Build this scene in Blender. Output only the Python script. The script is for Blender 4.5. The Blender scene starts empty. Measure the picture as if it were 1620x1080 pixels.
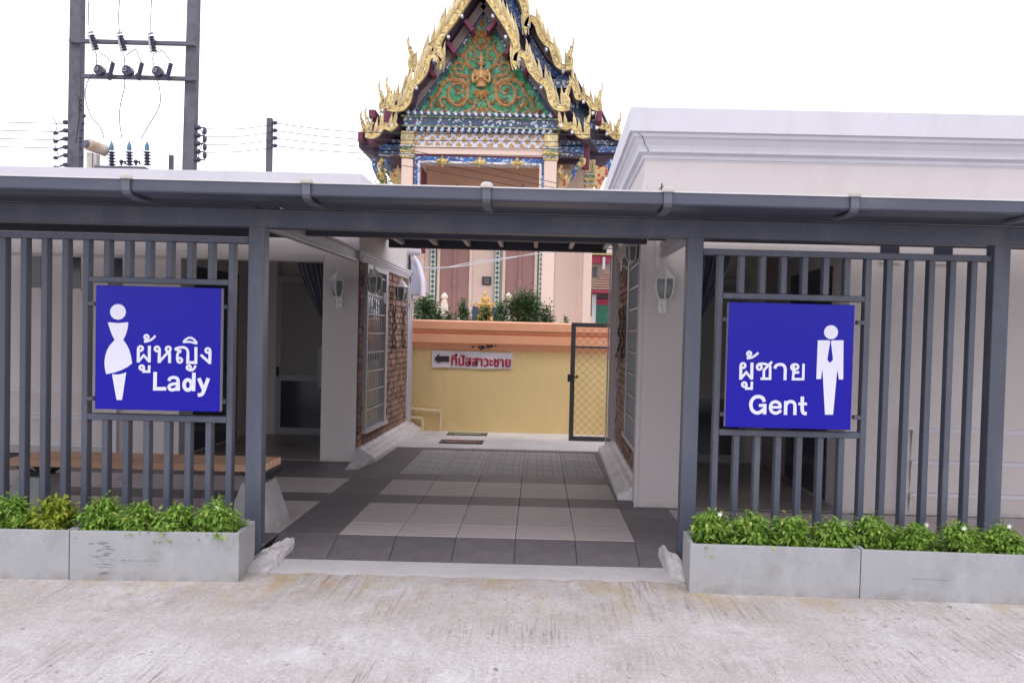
import bpy, math, random
from math import sin, cos, pi, atan, radians
from mathutils import Vector, Matrix
random.seed(7)
S = bpy.context.scene
COL = S.collection
# ---------------------------------------------------------------- camera, sky, sun, exposure
FPX, CXP, CYP, EYE = 1500.0, 850.0, 575.0, 1.372
PITCH, ROLL = atan(45.3 / FPX), 0.0248
cd = bpy.data.cameras.new('camera')
cam = bpy.data.objects.new('camera', cd); COL.objects.link(cam); S.camera = cam
cd.sensor_fit = 'HORIZONTAL'; cd.sensor_width = 36; cd.lens = 36 * FPX / 1620
cd.shift_x = (810 - CXP) / 1620; cd.shift_y = (CYP - 540) / 1620
cd.clip_start = 0.05; cd.clip_end = 2000
cam.matrix_world = Matrix.Translation((0, 0, EYE)) @ Matrix.Rotation(pi / 2 - PITCH, 4, 'X') @ Matrix.Rotation(ROLL, 4, 'Z')

SUN_EL, SUN_AZ = 62, 200
w = bpy.data.worlds.new('World'); S.world = w; w.use_nodes = True
nt = w.node_tree; nt.nodes.clear()
sky = nt.nodes.new('ShaderNodeTexSky'); sky.sky_type = 'NISHITA'; sky.sun_disc = False
sky.sun_elevation = radians(SUN_EL); sky.sun_rotation = radians(SUN_AZ); sky.dust_density = 3
hsv = nt.nodes.new('ShaderNodeHueSaturation'); hsv.inputs['Saturation'].default_value = 0.3
tc = nt.nodes.new('ShaderNodeTexCoord')
nz = nt.nodes.new('ShaderNodeTexNoise'); nz.inputs['Scale'].default_value = 1.6; nz.inputs['Detail'].default_value = 4
cr = nt.nodes.new('ShaderNodeValToRGB')
cr.color_ramp.elements[0].position = 0.36; cr.color_ramp.elements[0].color = (8.9, 9.2, 11.3, 1)
cr.color_ramp.elements[1].position = 0.50; cr.color_ramp.elements[1].color = (15.6, 15.2, 16.4, 1)
mx = nt.nodes.new('ShaderNodeMix'); mx.data_type = 'RGBA'; mx.inputs[0].default_value = 0.85
bg = nt.nodes.new('ShaderNodeBackground'); bg.inputs['Strength'].default_value = 0.094
wo = nt.nodes.new('ShaderNodeOutputWorld')
L = nt.links.new
L(sky.outputs[0], hsv.inputs['Color']); L(hsv.outputs[0], mx.inputs[6])
L(tc.outputs['Generated'], nz.inputs['Vector']); L(nz.outputs[0], cr.inputs[0]); L(cr.outputs[0], mx.inputs[7])
L(mx.outputs[2], bg.inputs['Color']); L(bg.outputs[0], wo.inputs[0])
sl = bpy.data.lights.new('sun', 'SUN'); sl.energy = 0.5; sl.angle = radians(18); sl.color = (1, 0.96, 0.92)
so = bpy.data.objects.new('sun', sl); COL.objects.link(so)
# low-contrast sun from behind the camera's left shoulder, high up
az = radians(SUN_AZ)
sd = Vector((sin(az) * cos(radians(SUN_EL)), cos(az) * cos(radians(SUN_EL)), sin(radians(SUN_EL))))
so.rotation_euler = sd.to_track_quat('Z', 'Y').to_euler()
S.view_settings.view_transform = 'Standard'; S.view_settings.look = 'None'
S.view_settings.exposure = 0.50; S.view_settings.gamma = 1; S.view_settings.use_curve_mapping = False
S.render.engine = 'CYCLES'
S.cycles.max_bounces = 8; S.cycles.diffuse_bounces = 5

# ---------------------------------------------------------------- measuring helper: photograph pixel -> metres on a vertical plane at depth Y
def at(px, py, Y):
    a = px - CXP; b = py - CYP
    u = a * cos(ROLL) + b * sin(ROLL); v = -(-a * sin(ROLL) + b * cos(ROLL))
    x, y, z = u, FPX * cos(PITCH) + v * sin(PITCH), v * cos(PITCH) - FPX * sin(PITCH)
    t = Y / y
    return x * t, EYE + z * t

# ---------------------------------------------------------------- materials
MATS = {}
def mat(name, col, rough=0.6, var=0.08, scale=4.0, bump=0.0, bscale=60.0, metal=0.0, dirt=None, dirt_amt=0.4, dirt_scale=2.0,
        rnd=0.0, spec=0.5, coords='Object', stretch=(1, 1, 1), alpha=None, trans=0.0, coat=0.0, grime=None):
    if name in MATS: return MATS[name]
    m = bpy.data.materials.new(name); m.use_nodes = True; n = m.node_tree.nodes; l = m.node_tree.links.new
    p = n['Principled BSDF']; p.inputs['Roughness'].default_value = rough; p.inputs['Metallic'].default_value = metal
    p.inputs['Specular IOR Level'].default_value = spec
    if trans: p.inputs['Transmission Weight'].default_value = trans
    if coat: p.inputs['Coat Weight'].default_value = coat; p.inputs['Coat Roughness'].default_value = 0.03
    t = n.new('ShaderNodeTexCoord'); mp = n.new('ShaderNodeMapping'); mp.inputs['Scale'].default_value = stretch
    l(t.outputs[coords], mp.inputs[0])
    nz = n.new('ShaderNodeTexNoise'); nz.inputs['Scale'].default_value = scale; nz.inputs['Detail'].default_value = 6
    nz.inputs['Roughness'].default_value = 0.65
    l(mp.outputs[0], nz.inputs['Vector'])
    r = n.new('ShaderNodeValToRGB'); a, b = r.color_ramp.elements
    a.position = 0.3; b.position = 0.7
    a.color = tuple(c * (1 - var) for c in col) + (1,); b.color = tuple(min(1, c * (1 + var)) for c in col) + (1,)
    l(nz.outputs[0], r.inputs[0]); out = r.outputs[0]
    if dirt:
        d = n.new('ShaderNodeTexNoise'); d.inputs['Scale'].default_value = dirt_scale; d.inputs['Detail'].default_value = 8
        d.inputs['Roughness'].default_value = 0.7
        l(mp.outputs[0], d.inputs['Vector'])
        dr = n.new('ShaderNodeValToRGB'); dr.color_ramp.elements[0].position = 0.5; dr.color_ramp.elements[1].position = 0.75
        dr.color_ramp.elements[0].color = (0, 0, 0, 1); dr.color_ramp.elements[1].color = (dirt_amt,) * 3 + (1,)
        l(d.outputs[0], dr.inputs[0])
        x = n.new('ShaderNodeMix'); x.data_type = 'RGBA'; x.inputs[7].default_value = (*dirt, 1)
        l(dr.outputs[0], x.inputs[0]); l(out, x.inputs[6]); out = x.outputs[2]
    if grime:      # splashed dirt along the foot: (amount, height)
        sx = n.new('ShaderNodeSeparateXYZ'); l(t.outputs['Object'], sx.inputs[0]); gm = n.new('ShaderNodeMapRange')
        gm.inputs[1].default_value = grime[1]; gm.inputs[2].default_value = 0; gm.inputs[4].default_value = grime[0]
        gn = n.new('ShaderNodeTexNoise'); gn.inputs['Scale'].default_value = 9; gn.inputs['Detail'].default_value = 8; l(t.outputs['Object'], gn.inputs['Vector'])
        gr_ = n.new('ShaderNodeMapRange'); gr_.inputs[1].default_value = .4; gr_.inputs[2].default_value = .6; l(gn.outputs[0], gr_.inputs[0])
        l(sx.outputs[2], gm.inputs[0]); gu = n.new('ShaderNodeMath'); gu.operation = 'MULTIPLY'; l(gm.outputs[0], gu.inputs[0]); l(gr_.outputs[0], gu.inputs[1])
        x = n.new('ShaderNodeMix'); x.data_type = 'RGBA'; x.inputs[7].default_value = (0.20, 0.19, 0.13, 1)
        l(gu.outputs[0], x.inputs[0]); l(out, x.inputs[6]); out = x.outputs[2]
    if rnd:
        oi = n.new('ShaderNodeObjectInfo'); h = n.new('ShaderNodeHueSaturation'); mr = n.new('ShaderNodeMapRange')
        mr.inputs[3].default_value = 1 - rnd; mr.inputs[4].default_value = 1 + rnd
        l(oi.outputs['Random'], mr.inputs[0]); l(mr.outputs[0], h.inputs['Value']); l(out, h.inputs['Color']); out = h.outputs[0]
    l(out, p.inputs['Base Color'])
    if bump:
        bz = n.new('ShaderNodeTexNoise'); bz.inputs['Scale'].default_value = bscale; bz.inputs['Detail'].default_value = 4
        l(mp.outputs[0], bz.inputs['Vector'])
        bp = n.new('ShaderNodeBump'); bp.inputs['Strength'].default_value = bump; bp.inputs['Distance'].default_value = 0.01
        l(bz.outputs[0], bp.inputs['Height']); l(bp.outputs[0], p.inputs['Normal'])
    MATS[name] = m
    return m

def mosaic(name, cols, scale=18.0, rough=0.25, metal=0.0):
    """little glass mosaic pieces: each voronoi cell takes one of the colours"""
    m = bpy.data.materials.new(name); m.use_nodes = True; n = m.node_tree.nodes; l = m.node_tree.links.new
    p = n['Principled BSDF']; p.inputs['Roughness'].default_value = rough; p.inputs['Metallic'].default_value = metal
    t = n.new('ShaderNodeTexCoord'); v = n.new('ShaderNodeTexVoronoi'); v.inputs['Scale'].default_value = scale
    l(t.outputs['Object'], v.inputs['Vector'])
    sx = n.new('ShaderNodeSeparateColor'); l(v.outputs['Color'], sx.inputs[0])
    r = n.new('ShaderNodeValToRGB'); r.color_ramp.interpolation = 'CONSTANT'
    e = r.color_ramp.elements
    while len(e) < len(cols): e.new(1.0)
    for i, c in enumerate(cols): e[i].position = i / len(cols); e[i].color = (*c, 1)
    l(sx.outputs[0], r.inputs[0]); l(r.outputs[0], p.inputs['Base Color'])
    bp = n.new('ShaderNodeBump'); bp.inputs['Strength'].default_value = 0.5; bp.inputs['Distance'].default_value = 0.03
    l(sx.outputs[1], bp.inputs['Height']); l(bp.outputs[0], p.inputs['Normal'])
    MATS[name] = m
    return m

def leafmat(name, c1, c2, c3=None):
    m = bpy.data.materials.new(name); m.use_nodes = True; n = m.node_tree.nodes; l = m.node_tree.links.new
    p = n['Principled BSDF']; p.inputs['Roughness'].default_value = 0.45
    g = n.new('ShaderNodeNewGeometry'); r = n.new('ShaderNodeValToRGB')
    r.color_ramp.elements[0].color = (*c1, 1); r.color_ramp.elements[1].color = (*c2, 1)
    if c3: e = r.color_ramp.elements.new(0.93); e.color = (*c2, 1); r.color_ramp.elements[2].color = (*c3, 1)
    l(g.outputs['Random Per Island'], r.inputs[0]); l(r.outputs[0], p.inputs['Base Color'])
    tr = n.new('ShaderNodeBsdfTranslucent'); l(r.outputs[0], tr.inputs[0])
    ms = n.new('ShaderNodeMixShader'); ms.inputs[0].default_value = 0.35
    l(p.outputs[0], ms.inputs[1]); l(tr.outputs[0], ms.inputs[2]); l(ms.outputs[0], n['Material Output'].inputs[0])
    MATS[name] = m
    return m

STEEL = mat('grey_paint', (0.074, 0.084, 0.118), 0.42, 0.14, 2.5, 0.06, 25, dirt=(0.17, 0.165, 0.18), dirt_amt=0.4, dirt_scale=5, stretch=(1, 1, 0.25))
STEELD = mat('dark_steel', (0.045, 0.048, 0.07), 0.5, 0.1, 3)
GALV = mat('galvanised_light', (0.42, 0.40, 0.42), 0.45, 0.12, 5, 0.05, 30)
GUTT = mat('gutter_paint', (0.062, 0.069, 0.102), 0.35, 0.12, 1.2, 0.03, 20, dirt=(0.17, 0.16, 0.17), dirt_amt=0.35, stretch=(0.6, 1, 3))
CAPM = mat('bracket_cap', (0.45, 0.43, 0.39), 0.6, 0.15, 9)
ROOFM = mat('roof_sheet', (0.30, 0.29, 0.31), 0.6, 0.1, 2)
ROOFT = mat('roof_edge', (0.62, 0.60, 0.60), 0.5, 0.08, 2)
PAINT = mat('wall_paint', (0.60, 0.55, 0.535), 0.75, 0.05, 1.2, 0.14, 45, dirt=(0.46, 0.41, 0.385), dirt_amt=0.34, dirt_scale=2.2, stretch=(1, 1, 0.3), grime=(0.30, 0.05))
WHITE = mat('white_paint', (0.60, 0.585, 0.625), 0.6, 0.04, 2.0, 0.08, 35, dirt=(0.46, 0.44, 0.45), dirt_amt=0.4, dirt_scale=2.6, stretch=(1, 1, 0.4))
PLINTH = mat('plinth_paint', (0.80, 0.77, 0.78), 0.6, 0.06, 6.0, 0.1, 30, dirt=(0.36, 0.31, 0.29), dirt_amt=0.45, dirt_scale=5)
CONC = mat('planter_concrete', (0.355, 0.355, 0.37), 0.85, 0.08, 3, 0.25, 70, dirt=(0.25, 0.25, 0.245), dirt_amt=0.7, dirt_scale=3.4, stretch=(1, 1, 0.6), grime=(0.55, 0.07))
MORTAR = mat('white_mortar', (0.50, 0.47, 0.47), 0.95, 0.15, 9, 0.9, 22, dirt=(0.30, 0.28, 0.28), dirt_amt=0.4, dirt_scale=6)
SOIL = mat('soil', (0.055, 0.042, 0.035), 0.95, 0.4, 20, 0.8, 50)
WOOD = mat('bench_wood', (0.60, 0.36, 0.23), 0.5, 0.15, 6, 0.1, 60, stretch=(0.15, 3, 3), rnd=0.1)
BLACK = mat('black_metal', (0.015, 0.015, 0.018), 0.5)
GATEM = mat('gate_metal', (0.045, 0.047, 0.055), 0.5)
GLASSD = mat('dark_glass', (0.05, 0.05, 0.068), 0.12, 0.1, 1)
FROST = mat('frosted_glass', (0.30, 0.285, 0.26), 0.35, 0.06, 1)
ALU = mat('aluminium', (0.42, 0.42, 0.44), 0.4, 0.04, 3)
DARKI = mat('dark_interior', (0.13, 0.12, 0.13), 0.8)
BRICK = mat('brick_clay', (0.335, 0.20, 0.155), 0.85, 0.3, 14, 0.8, 45, dirt=(0.55, 0.43, 0.38), dirt_amt=0.45, dirt_scale=12, rnd=0.28)
BMORT = mat('brick_mortar', (0.17, 0.10, 0.085), 0.95, 0.25, 10, 0.6, 50)
YEL = mat('yellow_wall_paint', (0.82, 0.625, 0.30), 0.8, 0.06, 1.0, 0.2, 14, dirt=(0.58, 0.40, 0.18), dirt_amt=0.45, dirt_scale=1.7, stretch=(1, 1, 0.5))
ORG = mat('orange_wall_paint', (0.84, 0.41, 0.235), 0.75, 0.06, 1.5, 0.08, 20, dirt=(0.55, 0.24, 0.11), dirt_amt=0.3, dirt_scale=1.3)
PIPE = mat('cream_pipe', (0.85, 0.72, 0.46), 0.45)
RED = mat('red_plastic', (0.5, 0.06, 0.04), 0.5)
BLUE = mat('sign_blue', (0.012, 0.009, 0.35), 0.15, 0.02, 1, spec=0.22)
SIGNW = mat('sign_white', (0.76, 0.76, 0.88), 0.45, 0.01, 1)
CURT = mat('curtain_cloth', (0.13, 0.135, 0.18), 0.8, 0.3, 3, stretch=(14, 14, 0.3))
LAMPW = mat('lamp_white', (0.74, 0.74, 0.73), 0.4, 0.1, 15)
LAMPG = mat('lamp_glass', (0.19, 0.205, 0.20), 0.12, 0.1, 8)
BRONZE = mat('bronze_ornament', (0.20, 0.15, 0.12), 0.45, 0.5, 25, 0.5, 60, metal=0.4)
POLE = mat('concrete_pole', (0.12, 0.115, 0.145), 0.9, 0.35, 4, 0.4, 30, dirt=(0.07, 0.07, 0.09), dirt_amt=0.6)
INS = mat('insulator', (0.035, 0.035, 0.07), 0.3)
WIRE = mat('wire_black', (0.015, 0.015, 0.02), 0.6)
WIREG = mat('wire_grey', (0.45, 0.44, 0.47), 0.6)
# temple
GOLD = mosaic('gold_mosaic', [(0.60, 0.42, 0.13), (0.70, 0.54, 0.20), (0.46, 0.31, 0.10), (0.66, 0.48, 0.15), (0.30, 0.20, 0.10), (0.76, 0.64, 0.34)], 17, 0.3)
FIN = mat('pale_gold_fin', (0.58, 0.47, 0.24), 0.35, 0.35, 9, 0.6, 30, dirt=(0.16, 0.14, 0.14), dirt_amt=0.8, dirt_scale=7, rnd=0.28)
BROWNG = mat('carved_bronze_gold', (0.42, 0.22, 0.085), 0.4, 0.2, 6, 0.3, 30, metal=0.1)
PINK = mat('temple_pink_paint', (0.74, 0.565, 0.475), 0.8, 0.03, 0.7, 0.03, 20, dirt=(0.66, 0.47, 0.38), dirt_amt=0.3, dirt_scale=0.5)
MAUVE = mat('mauve_panel', (0.36, 0.20, 0.185), 0.8, 0.06, 0.8, 0.05, 20, stretch=(3, 1, 0.2))
CREAM = mat('temple_cream', (0.74, 0.62, 0.52), 0.75, 0.04, 1.5)
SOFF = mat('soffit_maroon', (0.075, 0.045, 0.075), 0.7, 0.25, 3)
MAROON = mat('maroon_paint', (0.17, 0.03, 0.07), 0.6, 0.15, 4)
RAFT = mat('bargeboard_backing', (0.26, 0.20, 0.19), 0.8, 0.15, 4)
TERRA = mat('portico_ceiling', (0.60, 0.37, 0.26), 0.8, 0.05, 1)
GREENM = mosaic('green_mosaic', [(0.02, 0.22, 0.09), (0.03, 0.30, 0.12), (0.015, 0.13, 0.07), (0.10, 0.36, 0.19)], 9)
BLUEM = mosaic('blue_mosaic', [(0.03, 0.09, 0.30), (0.05, 0.16, 0.42), (0.02, 0.05, 0.16), (0.35, 0.42, 0.55), (0.04, 0.12, 0.33)], 16)
NAVYM = mosaic('navy_white_mosaic', [(0.03, 0.06, 0.13), (0.06, 0.11, 0.22), (0.03, 0.10, 0.12), (0.50, 0.55, 0.60), (0.04, 0.07, 0.18), (0.10, 0.06, 0.14)], 14)
WHITM = mosaic('white_mosaic', [(0.72, 0.70, 0.74), (0.60, 0.58, 0.64), (0.74, 0.72, 0.76), (0.25, 0.27, 0.36), (0.70, 0.66, 0.68)], 14)
GGRN = mosaic('green_gold_mosaic', [(0.05, 0.19, 0.10), (0.45, 0.33, 0.10), (0.08, 0.25, 0.14), (0.55, 0.50, 0.35)], 14)
REDG = mosaic('red_gold_carving', [(0.50, 0.33, 0.12), (0.36, 0.06, 0.05), (0.58, 0.40, 0.15), (0.55, 0.36, 0.13)], 12)
GREEND = mat('diamond_green', (0.05, 0.115, 0.09), 0.4, 0.1, 4)
DSTRIP = mat('diamond_strip', (0.60, 0.62, 0.58), 0.5, 0.05, 3)
GOLDB = mat('statue_gold', (0.62, 0.36, 0.10), 0.35, 0.3, 14, metal=0.3)
RTILE = mat('brown_roof_tile', (0.33, 0.19, 0.15), 0.8, 0.3, 12)
ROOFR = mat('red_house_roof', (0.38, 0.04, 0.08), 0.6, 0.1, 3)
GDOOR = mat('green_door', (0.02, 0.16, 0.09), 0.5, 0.2, 4)
LEAF1 = leafmat('shrub_leaves', (0.13, 0.27, 0.035), (0.36, 0.54, 0.10), (0.58, 0.62, 0.16))
LEAF1Y = leafmat('yellowish_shrub_leaves', (0.16, 0.27, 0.025), (0.40, 0.45, 0.05), (0.50, 0.42, 0.05))
LEAF2 = leafmat('garden_leaves', (0.025, 0.085, 0.03), (0.11, 0.20, 0.06), (0.22, 0.27, 0.08))
STEM = mat('stem_bark', (0.10, 0.08, 0.05), 0.8)
PETAL = mat('white_petal', (0.85, 0.85, 0.82), 0.5)

# ---------------------------------------------------------------- mesh building
class MB:
    def __init__(s): s.v = []; s.f = []
    def add(s, vs, fs):
        o = len(s.v); s.v += [tuple(v) for v in vs]; s.f += [tuple(i + o for i in f) for f in fs]; return s
    def box(s, x0, x1, y0, y1, z0, z1):
        return s.add([(x0, y0, z0), (x1, y0, z0), (x1, y1, z0), (x0, y1, z0), (x0, y0, z1), (x1, y0, z1), (x1, y1, z1), (x0, y1, z1)],
                     [(0, 3, 2, 1), (4, 5, 6, 7), (0, 1, 5, 4), (1, 2, 6, 5), (2, 3, 7, 6), (3, 0, 4, 7)])
    def cbox(s, x0, x1, y0, y1, z0, z1, c=0.004):
        """box with small chamfers on its vertical edges and rims"""
        def ring(i, z): return [(x0 + i, y0 + i + c, z), (x0 + i + c, y0 + i, z), (x1 - i - c, y0 + i, z), (x1 - i, y0 + i + c, z),
                                (x1 - i, y1 - i - c, z), (x1 - i - c, y1 - i, z), (x0 + i + c, y1 - i, z), (x0 + i, y1 - i - c, z)]
        vs = ring(c, z0) + ring(0, z0 + c) + ring(0, z1 - c) + ring(c, z1)
        fs = [tuple(reversed(range(8))), tuple(range(24, 32))]
        for r in range(3):
            for k in range(8): fs.append((r * 8 + k, r * 8 + (k + 1) % 8, r * 8 + 8 + (k + 1) % 8, r * 8 + 8 + k))
        return s.add(vs, fs)
    def prism(s, pts, y0, y1):
        """outline in XZ (list of (x,z)) given depth from y0 to y1"""
        n = len(pts)
        area = sum(pts[i][0] * pts[(i + 1) % n][1] - pts[(i + 1) % n][0] * pts[i][1] for i in range(n))
        if area < 0: pts = pts[::-1]
        vs = [(p[0], y0, p[1]) for p in pts] + [(p[0], y1, p[1]) for p in pts]
        fs = [tuple(range(n)), tuple(reversed(range(n, 2 * n)))] + [(i, i + n, (i + 1) % n + n, (i + 1) % n) for i in range(n)]
        return s.add(vs, fs)
    def extrude_x(s, prof, x0, x1):
        """profile in YZ swept along X"""
        n = len(prof)
        vs = [(x0, p[0], p[1]) for p in prof] + [(x1, p[0], p[1]) for p in prof]
        return s.add(vs, [tuple(range(n)), tuple(reversed(range(n, 2 * n)))] + [(i, i + n, (i + 1) % n + n, (i + 1) % n) for i in range(n)])
    def tube(s, pts, r, seg=8, caps=True, squash=1.0):
        pts = [Vector(p) for p in pts]; n = len(pts)
        rs = r if isinstance(r, (list, tuple)) else [r] * n
        vs = []; up = None
        for i, p in enumerate(pts):
            d = (pts[min(i + 1, n - 1)] - pts[max(i - 1, 0)])
            if d.length < 1e-9: d = Vector((0, 0, 1))
            d.normalize()
            if up is None: up = Vector((0, 1, 0)) if abs(d.y) < 0.9 else Vector((1, 0, 0))
            a = (up - d * up.dot(d))
            if a.length < 1e-4: a = d.orthogonal()
            a.normalize(); b = d.cross(a); up = a
            for k in range(seg):
                t = 2 * pi * k / seg
                vs.append(p + a * (cos(t) * rs[i] * squash) + b * (sin(t) * rs[i]))
        fs = [(i * seg + k, i * seg + (k + 1) % seg, (i + 1) * seg + (k + 1) % seg, (i + 1) * seg + k) for i in range(n - 1) for k in range(seg)]
        if caps: fs += [tuple(reversed(range(seg))), tuple(range((n - 1) * seg, n * seg))]
        return s.add(vs, fs)
    def lathe(s, prof, c=(0, 0, 0), seg=16, phase=0.0, sx=1, sy=1):
        """prof: list of (r, z)"""
        n = len(prof)
        vs = [(c[0] + sx * r * cos(2 * pi * k / seg + phase), c[1] + sy * r * sin(2 * pi * k / seg + phase), c[2] + z) for r, z in prof for k in range(seg)]
        fs = [(i * seg + k, i * seg + (k + 1) % seg, (i + 1) * seg + (k + 1) % seg, (i + 1) * seg + k) for i in range(n - 1) for k in range(seg)]
        return s.add(vs, fs + [tuple(reversed(range(seg))), tuple(range((n - 1) * seg, n * seg))])
    def ball(s, c, rx, ry=None, rz=None, seg=10, rings=7):
        ry = ry or rx; rz = rz or rx
        prof = [(max(1e-4, sin(pi * i / rings)), -cos(pi * i / rings)) for i in range(rings + 1)]
        vs = [(c[0] + rx * r * cos(2 * pi * k / seg), c[1] + ry * r * sin(2 * pi * k / seg), c[2] + rz * z) for r, z in prof for k in range(seg)]
        fs = [(i * seg + k, i * seg + (k + 1) % seg, (i + 1) * seg + (k + 1) % seg, (i + 1) * seg + k) for i in range(rings) for k in range(seg)]
        return s.add(vs, fs)
    def mesh(s, name, m, off=(0, 0, 0), smooth=False):
        me = bpy.data.meshes.new(name)
        me.from_pydata([(v[0] - off[0], v[1] - off[1], v[2] - off[2]) for v in s.v], [], s.f)
        me.materials.append(m)
        if smooth:
            me.polygons.foreach_set('use_smooth', [True] * len(me.polygons))
            me.update()
            try: me.set_sharp_from_angle(angle=radians(38))
            except Exception: pass
        me.update()
        return me
    def part(s, name, m, parent=None, label=None, kind=None, smooth=False, local=False):
        """link as one object; coordinates are world coordinates unless local=True"""
        off = (0, 0, 0)
        if parent is not None and not local: off = wloc(parent)
        o = bpy.data.objects.new(name, s.mesh(name, m, off, smooth)); COL.objects.link(o)
        if parent is not None: o.parent = parent
        if label: o['label'] = label
        if kind: o['kind'] = kind
        return o

def wloc(o):
    l = Vector((0, 0, 0))
    while o is not None: l += o.location; o = o.parent
    return l
def tag(o, label, cat, group=None):
    o['label'] = label; o['category'] = cat
    if group: o['group'] = group
    return o
def thing(name, label, cat, loc=(0, 0, 0), rz=0.0, group=None):
    o = bpy.data.objects.new(name, None); o.empty_display_size = 0.2
    COL.objects.link(o); o.location = loc; o.rotation_euler = (0, 0, rz)
    return tag(o, label, cat, group)
def struct(name, mb, m, smooth=False):
    o = mb.part(name, m, smooth=smooth); o['kind'] = 'structure'; return o
def inst(name, me, parent, loc, rot=(0, 0, 0), sc=(1, 1, 1)):
    o = bpy.data.objects.new(name, me); COL.objects.link(o); o.parent = parent
    o.location = loc; o.rotation_euler = rot; o.scale = sc
    return o
def copy_tree(o, parent=None):
    c = o.copy(); COL.objects.link(c); c.parent = parent
    for ch in [x for x in ALLCH(o)]: copy_tree(ch, c)
    return c
def ALLCH(o): return [x for x in bpy.data.objects if x.parent is o]

def strip(pts, wd, close=False):
    """flat polygon pieces for a stroke of width wd (number or list) along pts in 2-D; returns a list of quads"""
    n = len(pts); P = [Vector(p) for p in pts]; Lf, Rt = [], []
    ws = wd if isinstance(wd, (list, tuple)) else [wd] * n
    for i in range(n):
        a = P[(i - 1) % n] if (close or i > 0) else None; b = P[(i + 1) % n] if (close or i < n - 1) else None
        if a is None: d = (b - P[i]).normalized(); nn = Vector((-d.y, d.x)); k = 1
        elif b is None: d = (P[i] - a).normalized(); nn = Vector((-d.y, d.x)); k = 1
        else:
            d1 = (P[i] - a).normalized(); d2 = (b - P[i]).normalized()
            nn = Vector((-(d1 + d2).y, (d1 + d2).x))
            if nn.length < 1e-6: nn = Vector((-d1.y, d1.x))
            nn.normalize(); k = 1 / max(0.35, nn.dot(Vector((-d1.y, d1.x))))
        Lf.append(P[i] + nn * ws[i] * 0.5 * k); Rt.append(P[i] - nn * ws[i] * 0.5 * k)
    return [(Lf[i], Lf[(i + 1) % n], Rt[(i + 1) % n], Rt[i]) for i in range(n if close else n - 1)]
def stroke(mb, pts, wd, y0, y1, close=False):
    for q in strip(pts, wd, close): mb.prism([(v.x, v.y) for v in q], y0, y1)
def smoothline(pts, k=4):
    """Catmull-Rom through pts"""
    P = [Vector(p) for p in pts]; out = []
    for i in range(len(P) - 1):
        a = P[max(i - 1, 0)]; b = P[i]; c = P[i + 1]; d = P[min(i + 2, len(P) - 1)]
        for j in range(k):
            t = j / k
            out.append(0.5 * ((2 * b) + (c - a) * t + (2 * a - 5 * b + 4 * c - d) * t * t + (3 * b - a - 3 * c + d) * t ** 3))
    out.append(P[-1]); return out

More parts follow.
